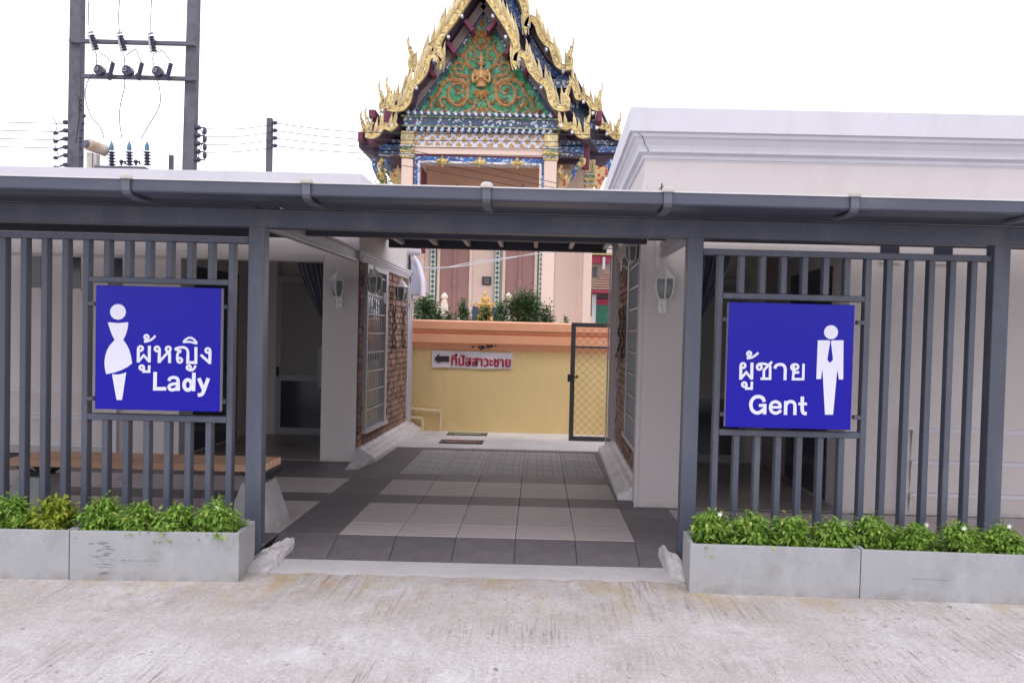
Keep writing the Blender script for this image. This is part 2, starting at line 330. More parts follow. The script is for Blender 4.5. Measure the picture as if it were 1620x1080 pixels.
# ================================================================= GROUND
def street_mat():
    m = bpy.data.materials.new('street_concrete'); m.use_nodes = True; n = m.node_tree.nodes; l = m.node_tree.links.new
    p = n['Principled BSDF']; p.inputs['Roughness'].default_value = 0.85
    t = n.new('ShaderNodeTexCoord')
    def noise(scale, stretch=(1, 1, 1), rz=0, det=6, rough=0.6):
        mp = n.new('ShaderNodeMapping'); mp.inputs['Scale'].default_value = stretch; mp.inputs['Rotation'].default_value = (0, 0, rz)
        l(t.outputs['Object'], mp.inputs[0]); z = n.new('ShaderNodeTexNoise'); z.inputs['Scale'].default_value = scale
        z.inputs['Detail'].default_value = det; z.inputs['Roughness'].default_value = rough; l(mp.outputs[0], z.inputs['Vector']); return z.outputs[0]
    def ramp(src, a, b, ca, cb):
        r = n.new('ShaderNodeValToRGB'); r.color_ramp.elements[0].position = a; r.color_ramp.elements[1].position = b
        r.color_ramp.elements[0].color = (*ca, 1); r.color_ramp.elements[1].color = (*cb, 1); l(src, r.inputs[0]); return r.outputs[0]
    def mixc(f, a, b, mode='MIX'):
        x = n.new('ShaderNodeMix'); x.data_type = 'RGBA'; x.blend_type = mode
        l(f, x.inputs[0]) if not isinstance(f, float) else setattr(x.inputs[0], 'default_value', f)
        l(a, x.inputs[6])
        if isinstance(b, tuple): x.inputs[7].default_value = (*b, 1)
        else: l(b, x.inputs[7])
        return x.outputs[2]
    W = (1, 1, 1); K = (0, 0, 0)
    base = ramp(noise(0.9, det=9, rough=0.7), 0.33, 0.66, (0.49, 0.445, 0.42), (0.68, 0.655, 0.65))
    fine = ramp(noise(75, det=6, rough=0.8), 0.40, 0.55, (0.66, 0.63, 0.61), W)
    c = mixc(0.8, base, fine, 'MULTIPLY')
    broom = ramp(noise(1, (42, 1.6, 1), 0.22, 5, 0.75), 0.40, 0.49, (0.50, 0.46, 0.44), W)
    bm = ramp(noise(1.0, det=9, rough=0.75), 0.47, 0.62, K, W)
    x = n.new('ShaderNodeMix'); x.data_type = 'RGBA'; x.blend_type = 'MULTIPLY'; l(bm, x.inputs[0]); l(c, x.inputs[6]); l(broom, x.inputs[7]); c = x.outputs[2]
    blot = ramp(noise(2.6, (1, 1, 1), 0, 14, 0.85), 0.50, 0.63, K, (0.62, 0.62, 0.62)); c = mixc(blot, c, (0.41, 0.365, 0.345))
    pale = ramp(noise(1.7, (1.3, .8, 1), 1.1, 12, 0.8), 0.54, 0.66, K, (0.8, 0.8, 0.8)); c = mixc(pale, c, (0.70, 0.685, 0.70))
    mp = n.new('ShaderNodeMapping'); mp.inputs['Scale'].default_value = (1, 0.75, 1); l(t.outputs['Object'], mp.inputs[0])
    def pits(scale, r0, r1, m0, m1, col, ms):
        nonlocal c
        nw = n.new('ShaderNodeTexNoise'); nw.inputs['Scale'].default_value = 24; nw.inputs['Detail'].default_value = 4; l(mp.outputs[0], nw.inputs['Vector'])
        vm = n.new('ShaderNodeVectorMath'); vm.operation = 'MULTIPLY_ADD'; vm.inputs[1].default_value = (.06, .06, 0); l(nw.outputs['Color'], vm.inputs[0]); l(mp.outputs[0], vm.inputs[2])
        v = n.new('ShaderNodeTexVoronoi'); v.inputs['Scale'].default_value = scale; l(vm.outputs[0], v.inputs['Vector'])
        sc_ = n.new('ShaderNodeSeparateColor'); l(v.outputs['Color'], sc_.inputs[0])
        mrr = n.new('ShaderNodeMapRange'); mrr.inputs[3].default_value = r0; mrr.inputs[4].default_value = r1; l(sc_.outputs[0], mrr.inputs[0])
        lt = n.new('ShaderNodeMath'); lt.operation = 'LESS_THAN'; l(v.outputs['Distance'], lt.inputs[0]); l(mrr.outputs[0], lt.inputs[1])
        mk = ramp(noise(ms, det=5), m0, m1, K, W); mm = n.new('ShaderNodeMath'); mm.operation = 'MULTIPLY'; l(lt.outputs[0], mm.inputs[0]); l(mk, mm.inputs[1])
        c = mixc(mm.outputs[0], c, col)
    pits(10, -0.16, 0.19, 0.50, 0.58, (0.25, 0.225, 0.205), 0.9)
    pits(24, -0.16, 0.27, 0.47, 0.56, (0.33, 0.295, 0.275), 1.4)
    # rusty yellow-brown run-off below the planters, fading towards the street
    sx = n.new('ShaderNodeSeparateXYZ'); l(t.outputs['Object'], sx.inputs[0])
    mr = n.new('ShaderNodeMapRange'); mr.inputs[1].default_value = 4.6; mr.inputs[2].default_value = 5.5; l(sx.outputs[1], mr.inputs[0])
    st = ramp(noise(2.3, (1.6, 0.7, 1), 0.4, 12, 0.78), 0.47, 0.64, K, (0.85, 0.85, 0.85))
    mu = n.new('ShaderNodeMath'); mu.operation = 'MULTIPLY'; l(mr.outputs[0], mu.inputs[0]); l(st, mu.inputs[1])
    c = mixc(mu.outputs[0], c, (0.47, 0.34, 0.18))
    l(c, p.inputs['Base Color'])
    bp = n.new('ShaderNodeBump'); bp.inputs['Strength'].default_value = 0.55; bp.inputs['Distance'].default_value = 0.008
    hm = n.new('ShaderNodeMath'); hm.operation = 'MULTIPLY'
    sep = n.new('ShaderNodeSeparateColor'); l(fine, sep.inputs[0]); sep2 = n.new('ShaderNodeSeparateColor'); l(broom, sep2.inputs[0])
    l(sep.outputs[0], hm.inputs[0]); l(sep2.outputs[0], hm.inputs[1]); l(hm.outputs[0], bp.inputs['Height']); l(bp.outputs[0], p.inputs['Normal'])
    return m
STREET = street_mat()
g = MB()
nx, ny = 60, 24
for j in range(ny + 1):
    for i in range(nx + 1):
        x = -9 + 18 * i / nx; y = -6 + 12.05 * j / ny
        g.v.append((x, y, -0.10 + 0.0035 * sin(x * 1.7 + y) * (1 if y < 5 else 0)))
g.f = [(j * (nx + 1) + i, j * (nx + 1) + i + 1, (j + 1) * (nx + 1) + i + 1, (j + 1) * (nx + 1) + i) for j in range(ny) for i in range(nx)]
struct('street', g, STREET, True)
g = MB().box(-100, 100, -100, 100, -0.40, -0.30)
struct('ground', g, mat('far_ground', (0.42, 0.40, 0.38), 0.9, 0.1, 0.5))
# white cement strip at the foot of the tiled ramp
g = MB(); n_ = 40
prof = lambda i: 5.675 + 0.02 * sin(i * 1.3) + 0.012 * sin(i * 3.1)
for i in range(n_ + 1):
    x = -1.74 + 2.75 * i / n_
    g.v += [(x, prof(i), -0.099), (x, prof(i) + 0.03, -0.094), (x, 6.03, -0.088)]
g.f = [(i * 3 + k, i * 3 + 3 + k, i * 3 + 4 + k, i * 3 + 1 + k) for i in range(n_) for k in range(2)]
struct('cement_strip', g, mat('cement_strip_mat', (0.50, 0.475, 0.48), 0.9, 0.08, 4, 0.5, 60, dirt=(0.36, 0.34, 0.33), dirt_amt=0.35, dirt_scale=5), True)

# --- tiled walkway: every slab its own tile
TD = mat('dark_paving', (0.135, 0.120, 0.130), 0.5, 0.16, 8, 0.25, 160, dirt=(0.20, 0.18, 0.18), dirt_amt=0.3, dirt_scale=2.5, rnd=0.10)
TL = mat('light_paving', (0.47, 0.41, 0.405), 0.5, 0.08, 7, 0.2, 160, dirt=(0.30, 0.25, 0.25), dirt_amt=0.35, dirt_scale=1.8, rnd=0.07)
def pavermat():
    m = mat('stamped_paving', (0.52, 0.49, 0.49), 0.75, 0.16, 9, 0.0, rnd=0.06, dirt=(0.32, 0.30, 0.29), dirt_amt=0.4, dirt_scale=4)
    n = m.node_tree.nodes; l = m.node_tree.links.new
    p = n['Principled BSDF']; t = n.new('ShaderNodeTexCoord'); b = n.new('ShaderNodeTexBrick')
    b.inputs['Scale'].default_value = 1; b.inputs['Brick Width'].default_value = 0.16; b.inputs['Row Height'].default_value = 0.098
    b.inputs['Mortar Size'].default_value = 0.004; b.inputs['Color1'].default_value = (1, 1, 1, 1); b.inputs['Color2'].default_value = (0.8, 0.8, 0.8, 1)
    b.inputs['Mortar'].default_value = (0.25, 0.25, 0.25, 1); b.offset = 0.4
    l(t.outputs['Object'], b.inputs['Vector'])
    src = p.inputs['Base Color'].links[0].from_socket
    x = n.new('ShaderNodeMix'); x.data_type = 'RGBA'; x.blend_type = 'MULTIPLY'; x.inputs[0].default_value = 0.85
    l(src, x.inputs[6]); l(b.outputs[0], x.inputs[7]); l(x.outputs[2], p.inputs['Base Color'])
    bp = n.new('ShaderNodeBump'); bp.inputs['Strength'].default_value = 0.8; bp.inputs['Distance'].default_value = 0.006
    l(b.outputs[0], bp.inputs['Height']); l(bp.outputs[0], p.inputs['Normal'])
    return m
TP = pavermat()
walk = struct('walkway_paving', MB().box(-6.0, 5.4, 6.34, 11.27, -0.12, -0.006).add(
    [(-6.0, 6.34, -0.006), (5.4, 6.34, -0.006), (5.4, 5.99, -0.095), (-6.0, 5.99, -0.095)], [(3, 2, 1, 0)]), mat('joint_grey', (0.035, 0.032, 0.034), 0.9))
TILEM = {}
def tile_mesh(w_, d_, kind):
    k = (round(w_, 3), round(d_, 3), kind)
    if k not in TILEM:
        g = MB(); e = 0.0025; h = 0.012
        x, y = w_ / 2 - 0.0018, d_ / 2 - 0.0018
        g.add([(-x, -y, -h), (x, -y, -h), (x, y, -h), (-x, y, -h), (-x, -y, -e), (x, -y, -e), (x, y, -e), (-x, y, -e),
               (-x + e, -y + e, 0), (x - e, -y + e, 0), (x - e, y - e, 0), (-x + e, y - e, 0)],
              [(8, 9, 10, 11)] + [(a, (a + 1) % 4, 4 + (a + 1) % 4, 4 + a) for a in range(4)] + [(4 + a, 4 + (a + 1) % 4, 8 + (a + 1) % 4, 8 + a) for a in range(4)])
        TILEM[k] = g.mesh('tile', {'d': TD, 'l': TL, 'p': TP}[kind])
    return TILEM[k]
colx = [-1.71, -1.312, -0.918, -0.518, -0.118, 0.285, 0.687, 1.08]
xs = [colx[0] - 0.4 * k for k in range(9, 0, -1)] + colx + [colx[-1] + 0.4 * k for k in range(1, 9)]
rows = [(6.35, 6.75, 'l'), (6.75, 7.15, 'l'), (7.15, 7.55, 'l'), (7.55, 7.95, 'd'), (7.95, 8.35, 'l'), (8.35, 8.75, 'l'), (8.75, 9.15, 'd'),
        (9.15, 9.53, 'p'), (9.53, 9.91, 'p'), (9.91, 10.29, 'p'), (10.29, 10.67, 'p'), (10.67, 11.05, 'p'), (11.05, 11.265, 'd')]
rt = random.Random(3)
for i in range(len(xs) - 1):
    xa, xb = xs[i], xs[i + 1]; xc = (xa + xb) / 2
    inpass = -1.75 < xc < 1.1
    for (ya, yb, k) in rows:
        if xc < -1.7 and ya > 9.8: continue
        if xc > 1.1 and ya > 7.6: continue
        if k == 'p' and xc < -1.7: k = 'd'
        if -1.71 < xc < -1.31 or 0.687 < xc < 1.08: k = 'd'
        inst('tile', tile_mesh(xb - xa, yb - ya, k), walk, (xc, (ya + yb) / 2, 0.001 + rt.uniform(-0.0012, 0.0012)),
             (rt.uniform(-.0012, .0012), rt.uniform(-.0012, .0012), 0))
    if -3.4 < xc < 2.6:   # front row, ramped where the walkway opens
        if inpass: inst('tile', tile_mesh(xb - xa, 0.375, 'd'), walk, (xc, 6.168, -0.044), (radians(13.7), 0, 0))
        else: inst('tile', tile_mesh(xb - xa, 0.36, 'd'), walk, (xc, 6.168, 0.0), (0, 0, 0))
# porch floors inside both buildings
PF = mat('porch_floor_tile', (0.30, 0.255, 0.24), 0.28, 0.2, 3, 0.05, 30, dirt=(0.12, 0.10, 0.10), dirt_amt=0.4)
g = MB().box(-4.0, -2.2, 9.875, 12.6, -0.1, 0.006).box(1.2, 2.6, 7.62, 11.0, -0.1, 0.006); struct('porch_floor', g, PF)
# rear yard
YARD = mat('yard_concrete', (0.78, 0.76, 0.74), 0.9, 0.18, 1.6, 0.6, 40, dirt=(0.30, 0.29, 0.25), dirt_amt=0.75, dirt_scale=3.2)
struct('rear_yard', MB().box(-4, 4, 11.27, 13.3, -0.1, -0.004), YARD)
def manhole(y0, y1, lab, m2):
    t = thing('manhole_cover', lab, 'manhole cover', (-0.92, y0, 0))
    MB().box(-1.20, -0.66, y0 - 0.02, y1 + 0.02, -0.003, 0.004).part('rim', BLACK, t)
    MB().box(-1.17, -0.69, y0, y1, -0.003, 0.008).part('lid', m2, t)
    for k in range(2): MB().box(-1.14 + k * 0.4, -1.11 + k * 0.4, y0 + 0.03, y0 + 0.06, 0.008, 0.016).part('lifting_lug', BLACK, t)
manhole(11.77, 12.12, 'rusty brown drain cover set in the pale yard behind the walkway', mat('rusty_cover', (0.20, 0.12, 0.11), 0.8, 0.5, 12, 0.5, 40, dirt=(0.4, 0.38, 0.36), dirt_amt=0.6, dirt_scale=5))
manhole(12.75, 13.05, 'mossy green concrete drain cover at the foot of the yellow wall', mat('mossy_cover', (0.26, 0.28, 0.17), 0.9, 0.3, 8, 0.4, 30, dirt=(0.4, 0.38, 0.36), dirt_amt=0.5, dirt_scale=4))

# ================================================================= CANOPY (posts, beams, gutter, roof)
can = thing('metal_canopy', 'long dark grey steel canopy with gutter carried on square posts before the toilets', 'canopy', (0, 6, 0))
def post(x0, x1):
    MB().cbox(x0, x1, 5.97, 6.075, -0.06, 2.01).part('post', STEEL, can, smooth=False)
post(-1.831, -1.729); post(0.926, 1.026); post(2.853, 2.955); post(-3.86, -3.755)
# cross-hidden far posts further right carry on out of frame
MB().cbox(-6.6, 5.6, 5.965, 6.085, 2.003, 2.122, 0.006).part('front_beam', STEEL, can)
MB().cbox(-6.6, -1.86, 7.38, 7.46, 2.083, 2.245, 0.004).part('purlin', STEELD, can)
MB().cbox(-1.858, 0.83, 7.38, 7.46, 2.10, 2.44, 0.004).part('purlin', STEELD, can)
MB().cbox(0.83, 5.6, 7.30, 7.36, 2.122, 2.245, 0.004).part('purlin', STEELD, can)
MB().cbox(-1.80, 0.79, 11.28, 11.36, 2.366, 2.46, 0.004).part('purlin', STEELD, can, label='rear edge beam across the end of the walkway')
rz = lambda y: 2.158 + 0.05 * (y - 5.32)
for x in (-1.63, -1.23, -0.845, -0.454, -0.048, 0.361, 0.76):
    MB().box(x - .024, x + .024, 7.462, 11.28, 2.40, 2.45).part('rafter', GALV, can)
def roofslab(x0, x1, y0, y1):
    g = MB(); n = int((x1 - x0) / 0.1)
    for i in range(n + 1):   # ribbed sheet
        x = x0 + (x1 - x0) * i / n; h = -0.012 if i % 2 else 0
        g.v += [(x, y0, rz(y0) + h), (x, y1, rz(y1) + h), (x, y0, rz(y0) + h + 0.008), (x, y1, rz(y1) + h + 0.008)]
    for i in range(n):
        a = i * 4; b = a + 4
        g.f += [(a, b, b + 1, a + 1), (a + 2, a + 3, b + 3, b + 2), (a, a + 2, b + 2, b), (a + 1, b + 1, b + 3, a + 3)]
    return g
roofslab(-6.6, -1.86, 5.34, 9.72).part('roof_sheet', ROOFM, can)
roofslab(-1.86, 0.80, 5.34, 7.37).part('roof_sheet', ROOFM, can)
MB().box(-1.858, 0.90, 7.40, 11.42, 2.462, 2.475).part('roof_sheet', ROOFM, can)
roofslab(0.80, 5.6, 5.34, 7.42).part('roof_sheet', ROOFM, can)
# gutter: a trough whose outer face is upright above and rounds under
pr = [(5.30, 2.178), (5.285, 2.178), (5.285, 2.118), (5.292, 2.110), (5.31, 2.106), (5.505, 2.106), (5.505, 2.114), (5.312, 2.114), (5.30, 2.122)]
gut = MB().extrude_x([(y, z) for y, z in pr][::-1], -6.6, 5.6).part('gutter', GUTT, can)
MB().extrude_x([(5.507, 2.106), (5.507, 2.114), (5.963, 2.134), (5.963, 2.126)], -6.6, 5.6).part('soffit_board', STEELD, can)
MB().box(-6.6, 5.6, 5.278, 5.302, 2.1785, 2.186).part('gutter_lip', ROOFT, can)
for x in (-5.3, -4.3, -3.3, -2.3, -1.302, -0.304, 0.70, 1.734, 2.72, 3.72):
    b = MB()
    pts = [(5.272, 2.190), (5.272, 2.118), (5.285, 2.102), (5.325, 2.090), (5.42, 2.086), (5.60, 2.094)]
    for q in strip([(p[0], p[1]) for p in pts], 0.012):
        b.extrude_x([(v.x, v.y) for v in q], x - 0.022, x + 0.022)
    bo = b.part('gutter_bracket', mat('bracket_grey', (0.105, 0.112, 0.14), 0.5, 0.15, 10), can)
    MB().lathe([(0.001, 0.026), (0.02, 0.024), (0.032, 0.014), (0.036, 0.0), (0.034, -0.008)], (x, 5.275, 2.186), 12, sy=0.6).part('cap', CAPM, bo, smooth=True)
# tie beams from the front posts back to the building columns: deep channels
def tie(xa, xb, y0, y1, z0, z1, h, sgn):
    g = MB(); w_ = 0.05
    pr = [(-w_ / 2, 0), (w_ / 2, 0), (w_ / 2, 0.022), (w_ / 2 - 0.012, 0.03), (w_ / 2 - 0.012, h - 0.03), (w_ / 2, h - 0.022), (w_ / 2, h), (-w_ / 2, h)]
    if sgn < 0: pr = [(-p[0], p[1]) for p in pr][::-1]
    n = len(pr)
    g.add([(xa + p[0], y0, z0 + p[1]) for p in pr] + [(xb + p[0], y1, z1 + p[1]) for p in pr],
          [tuple(range(n)), tuple(reversed(range(n, 2 * n)))] + [(i, i + n, (i + 1) % n + n, (i + 1) % n) for i in range(n)])
    g.part('tie_beam', GALV, can)
tie(-1.80, -1.905, 6.08, 9.86, 2.015, 2.085, 0.135, 1)
tie(0.985, 0.985, 6.08, 7.63, 2.01, 2.02, 0.12, -1)

# ================================================================= SLAT SCREENS
def screen(label, x_lo, x_hi, slx, fx, pinz, zr):
    t = thing('slat_screen', label, 'slat screen', ((x_lo + x_hi) / 2, 6.0, 0), group='slatted steel screens between the posts')
    f0, f1 = slx[fx[0]], slx[fx[1]]
    zt0, zt1, zb0, zb1 = zr
    for i, x in enumerate(slx):
        def seg(z0, z1): MB().cbox(x, x + 0.0375, 6.004, 6.074, z0, z1, 0.003).part('slat', STEEL, t)
        if fx[0] < i < fx[1]:
            seg(zt1, 1.903); seg(0.02, zb0)
        else: seg(0.02, 1.903)
    MB().cbox(x_lo, x_hi, 6.0, 6.075, 1.903, 1.943, 0.003).part('top_rail', STEEL, t)
    MB().cbox(x_lo, x_hi, 6.012, 6.07, 0.0, 0.035, 0.003).part('bottom_rail', STEEL, t)
    for z0, z1 in ((zt0, zt1), (zb0, zb1)):
        MB().cbox(f0 + 0.0375, f1, 6.002, 6.072, z0, z1, 0.003).part('frame_rail', STEEL, t)
    for z in pinz:
        for xa, xb in ((f0 + 0.0375, f0 + 0.085), (f1 - 0.05, f1)):
            MB().cbox(xa, xb, 5.985, 6.03, z - 0.013, z + 0.013, 0.003).part('sign_lug', STEEL, t)
    return t
sl_ = [-3.281 + 0.1315 * k for k in range(-3, 11)]
screen('grey slatted screen with square opening round the Lady sign, left of the walkway', -3.755, -1.831, sl_, (6, 13), (1.50, 0.90), (1.636, 1.672, 0.765, 0.806))
sr_ = [1.126 + 0.1335 * k for k in range(13)]
screen('grey slatted screen with square opening round the Gent sign, right of the walkway', 1.026, 2.853, sr_, (0, 7), (1.50, 0.90), (1.630, 1.668, 0.765, 0.804))
# stretches of screen beyond the outermost posts
t = thing('slat_screen', 'short end of dark screen at the far left edge beyond the left-hand post', 'slat screen', (-4.5, 6, 0), group='slatted steel screens between the posts')
MB().cbox(-5.6, -3.86, 6.0, 6.075, 1.903, 1.943).part('top_rail', STEEL, t)
for k in range(12): MB().cbox(-4.03 - k * .1315, -3.9925 - k * .1315, 6.004, 6.074, 0.02, 1.903, 0.003).part('slat', STEEL, t)

# ================================================================= SIGNS
def sgn_board(name, label, corners):
    (xa, za), (xb, zb) = corners
    t = thing(name, label, 'sign', ((xa + xb) / 2, 5.955, (za + zb) / 2))
    MB().cbox(xa, xb, 5.936, 5.984, za, zb, 0.002).part('panel', mat('sign_back', (0.35, 0.33, 0.40), 0.5), t)
    MB().cbox(xa, xb, 5.930, 5.936, za, zb, 0.0015).part('blue_face', BLUE, t)
    return t
def conv(ox, oy, sc, Y): return lambda p: at(ox + p[0] / sc, oy + p[1] / sc, Y)
def poly_part(t, name, pts, cv, y0, y1, m): return MB().prism([cv(p) for p in pts], y0, y1).part(name, m, t)
def circ(c, r, n=40): return [(c[0] + r * cos(2 * pi * k / n), c[1] + r * sin(2 * pi * k / n)) for k in range(n)]
def glyph(t, name, cv, wd, strokes, y0=5.927, y1=5.930):
    g = MB()
    for k, s_ in enumerate(strokes):
        dy = -0.00012 * k
        if s_[0] == 'o':
            q = [cv(p) for p in circ((s_[1], s_[2]), s_[3], 20)]; stroke(g, q, wd * (s_[4] if len(s_) > 4 else 0.8), y0 + dy, y1, True)
        else:
            sm = s_[0] == '~'; pts = s_[1:]; ww = wd
            if isinstance(pts[0], (int, float)): ww = wd * pts[0]; pts = pts[1:]
            q = [Vector(cv(p)) for p in pts]
            if sm: q = smoothline(q, 5)
            stroke(g, q, ww, y0 + dy, y1)
    return g.part(name, SIGNW, t)
def text_part(t, name, txt, x0, x1, zb, cap, Y, m, off=0.02, thick=0.0015, cap_ratio=0.727, bold=0.0):
    """lettering from the built-in font, fitted between x0..x1 with capital height cap"""
    c = bpy.data.curves.new(name, 'FONT'); c.body = txt; c.offset = off; c.extrude = 0.0; c.resolution_u = 4
    o = bpy.data.objects.new(name, c); COL.objects.link(o)
    bpy.context.view_layer.update()
    me = bpy.data.meshes.new_from_object(o.evaluated_get(bpy.context.evaluated_depsgraph_get()))
    COL.objects.unlink(o); bpy.data.objects.remove(o)
    X = [v.co.x for v in me.vertices]; mnx, mxx = min(X), max(X)
    sx = (x1 - x0) / (mxx - mnx); sz = cap / cap_ratio
    L0 = wloc(t)
    for v in me.vertices:
        v.co = Vector((x0 + (v.co.x - mnx) * sx - L0.x, Y - L0.y, zb + v.co.y * sz - L0.z))
    if bold:      # heavy weight: several very thin layers, each shifted a little sideways and a hair nearer
        vs = [v.co.copy() for v in me.vertices]; fs = [tuple(p.vertices) for p in me.polygons]; g = MB()
        for q, (dx, dz) in enumerate(((0, 0), (bold, 0), (-bold, 0), (0, bold * .7), (0, -bold * .7), (bold * .6, bold * .5), (-bold * .6, -bold * .5), (bold * .6, -bold * .5), (-bold * .6, bold * .5))):
            g.add([(v.x + dx, v.y - q * 0.0003, v.z + dz) for v in vs], fs)
        me = g.mesh(name, m)
    me.materials.clear(); me.materials.append(m)
    ob = bpy.data.objects.new(name, me); COL.objects.link(ob); ob.parent = t
    if not thick: return ob
    md = ob.modifiers.new('thickness', 'SOLIDIFY'); md.thickness = thick; md.offset = 0
    return ob
F = 5.93
lady = sgn_board('toilet_sign', 'glossy blue Lady toilet sign with white woman pictogram on the left screen', ((-2.766, 0.841), (-1.984, 1.614)))
cv = conv(130, 440, 4.696, F)
poly_part(lady, 'woman_pictogram', circ((267, 250), 58), cv, 5.927, 5.930, SIGNW)
body = [(193, 327), (268, 333), (343, 327), (341, 355), (335, 385), (325, 420), (306, 458), (330, 490), (350, 530), (363, 575), (372, 632), (335, 660), (290, 683), (240, 700), (180, 712), (170, 670), (167, 625), (172, 580), (185, 535), (205, 500), (243, 458), (225, 425), (210, 385), (200, 355)]
poly_part(lady, 'woman_pictogram', body, cv, 5.927, 5.930, SIGNW)
poly_part(lady, 'woman_pictogram', [(223, 713), (275, 714), (328, 699), (297, 903), (257, 903)], cv, 5.927, 5.930, SIGNW)
cv = conv(205, 520, 9.393, F); W_ = 0.0185
glyph(lady, 'thai_letter', cv, W_, [('o', 165, 292, 33), ('-', (133, 292), (131, 498)), ('-', 0.8, (133, 485), (212, 393), (292, 485)), ('-', (294, 498), (297, 250))])
glyph(lady, 'vowel_mark', cv, W_, [('o', 183, 575, 31), ('-', 0.85, (213, 575), (210, 634), (292, 634), (295, 540))])
glyph(lady, 'tone_mark', cv, W_, [('o', 253, 122, 28), ('-', 0.7, (276, 138), (222, 192)), ('~', 0.75, (218, 193), (245, 188), (300, 172), (350, 142), (385, 103))])
glyph(lady, 'thai_letter', cv, W_, [('o', 411, 298, 33), ('-', (446, 296), (441, 507)), ('-', 0.85, (443, 490), (585, 335)), ('o', 577, 300, 34), ('~', (560, 345), (592, 358), (597, 400)), ('-', (597, 380), (597, 508))])
glyph(lady, 'thai_letter', cv, W_, [('~', 0.85, (675, 308), (700, 290), (745, 277), (800, 275), (845, 293), (868, 340), (868, 400)), ('-', (868, 380), (866, 500), (986, 500), (988, 270)), ('-', 0.8, (680, 305), (770, 332)), ('~', 0.85, (765, 332), (722, 362), (712, 410), (713, 462)), ('o', 748, 467, 33)])
glyph(lady, 'vowel_mark', cv, W_, [('o', 882, 575, 28), ('~', 0.8, (858, 595), (905, 615), (950, 600), (985, 545))])
glyph(lady, 'vowel_mark', cv, W_, [('~', 0.7, (800, 196), (845, 152), (900, 132), (955, 155), (1005, 218)), ('-', 0.7, (795, 197), (900, 192), (1005, 220))])
glyph(lady, 'thai_letter', cv, W_, [('o', 1165, 322, 33), ('-', (1198, 320), (1192, 520)), ('-', 0.9, (1195, 508), (1060, 385))])
def oval(c, rx, ry, n=24): return [(c[0] + rx * cos(2 * pi * k / n), c[1] + ry * sin(2 * pi * k / n)) for k in range(n + 1)]
W2 = 0.0225
glyph(lady, 'letter', cv, W2, [('-', (382, 640), (377, 915)), ('-', (352, 889), (546, 889))])
glyph(lady, 'letter', cv, W2, [('~', 0.85, (583, 772), (606, 735), (660, 720), (712, 740), (724, 790), (722, 850)), ('-', (724, 830), (722, 920)), ('~', 0.85, (715, 812), (655, 818), (600, 838), (590, 880), (625, 906), (685, 892), (715, 850))])
glyph(lady, 'letter', cv, W2, [('-', *oval((868, 832), 56, 76)), ('-', (958, 650), (951, 924))])
glyph(lady, 'letter', cv, W2, [('-', (1030, 733), (1103, 905)), ('~', (1172, 733), (1135, 835), (1098, 935), (1070, 975), (1015, 982))])

gent = sgn_board('toilet_sign', 'glossy blue Gent toilet sign with white man pictogram on the right screen', ((1.187, 0.826), (1.973, 1.607)))
cv = conv(1270, 500, 6.35, F)
poly_part(gent, 'man_pictogram', circ((283, 161), 70), cv, 5.927, 5.930, SIGNW)
poly_part(gent, 'man_pictogram', [(150, 242), (408, 242), (405, 635), (362, 635), (345, 535), (303, 988), (222, 988), (197, 525), (180, 632), (135, 630)], cv, 5.927, 5.930, SIGNW)
poly_part(gent, 'necktie', [(266, 240), (292, 240), (280, 258), (302, 436), (272, 468), (245, 436), (275, 258)], cv, 5.9255, 5.9268, BLUE)
cv = conv(1160, 540, 8.643, F)
glyph(gent, 'thai_letter', cv, W_, [('o', 133, 328, 31), ('-', (104, 328), (100, 520)), ('-', 0.8, (103, 508), (177, 420), (248, 508)), ('-', (250, 520), (256, 288))])
glyph(gent, 'vowel_mark', cv, W_, [('o', 150, 588, 29), ('-', 0.85, (178, 588), (176, 642), (250, 642), (254, 548))])
glyph(gent, 'tone_mark', cv, W_, [('o', 217, 167, 26), ('-', 0.7, (238, 180), (190, 230)), ('~', 0.75, (185, 232), (210, 228), (260, 215), (310, 182), (342, 152))])
glyph(gent, 'thai_letter', cv, W_, [('o', 355, 352, 31), ('~', 0.85, (322, 345), (345, 312), (400, 303), (450, 312), (475, 330)), ('-', 0.85, (530, 276), (418, 390), (415, 500)), ('-', 0.85, (372, 508), (502, 508), (504, 340), (470, 322))])
glyph(gent, 'thai_letter', cv, W_, [('~', (568, 370), (585, 330), (640, 312), (690, 328), (710, 375), (708, 430)), ('-', (709, 410), (706, 528))])
glyph(gent, 'thai_letter', cv, W_, [('o', 855, 345, 32), ('~', 0.85, (862, 312), (815, 318), (795, 350), (815, 390), (850, 405)), ('-', 0.85, (900, 420), (822, 428), (816, 514), (955, 514), (960, 303))])
W2 = 0.0215
glyph(gent, 'letter', cv, W2, [('~', (425, 822), (400, 772), (345, 752), (285, 768), (247, 820), (241, 880), (262, 940), (315, 974), (372, 962), (412, 925)), ('-', (428, 995), (430, 850)), ('-', 0.85, (350, 872), (452, 872))])
glyph(gent, 'letter', cv, W2, [('-', 0.75, (500, 898), (658, 898)), ('~', 0.9, (640, 900), (630, 848), (577, 822), (525, 845), (507, 900), (525, 955), (575, 978), (620, 965), (652, 938))])
glyph(gent, 'letter', cv, W2, [('-', (718, 812), (713, 1002)), ('~', 0.92, (716, 870), (745, 832), (795, 820), (835, 845), (842, 900), (841, 960)), ('-', 0.95, (842, 930), (840, 1003))])
glyph(gent, 'letter', cv, W2, [('~', (944, 752), (942, 850), (942, 930), (958, 975), (1003, 985)), ('-', 0.8, (890, 852), (1006, 852))])

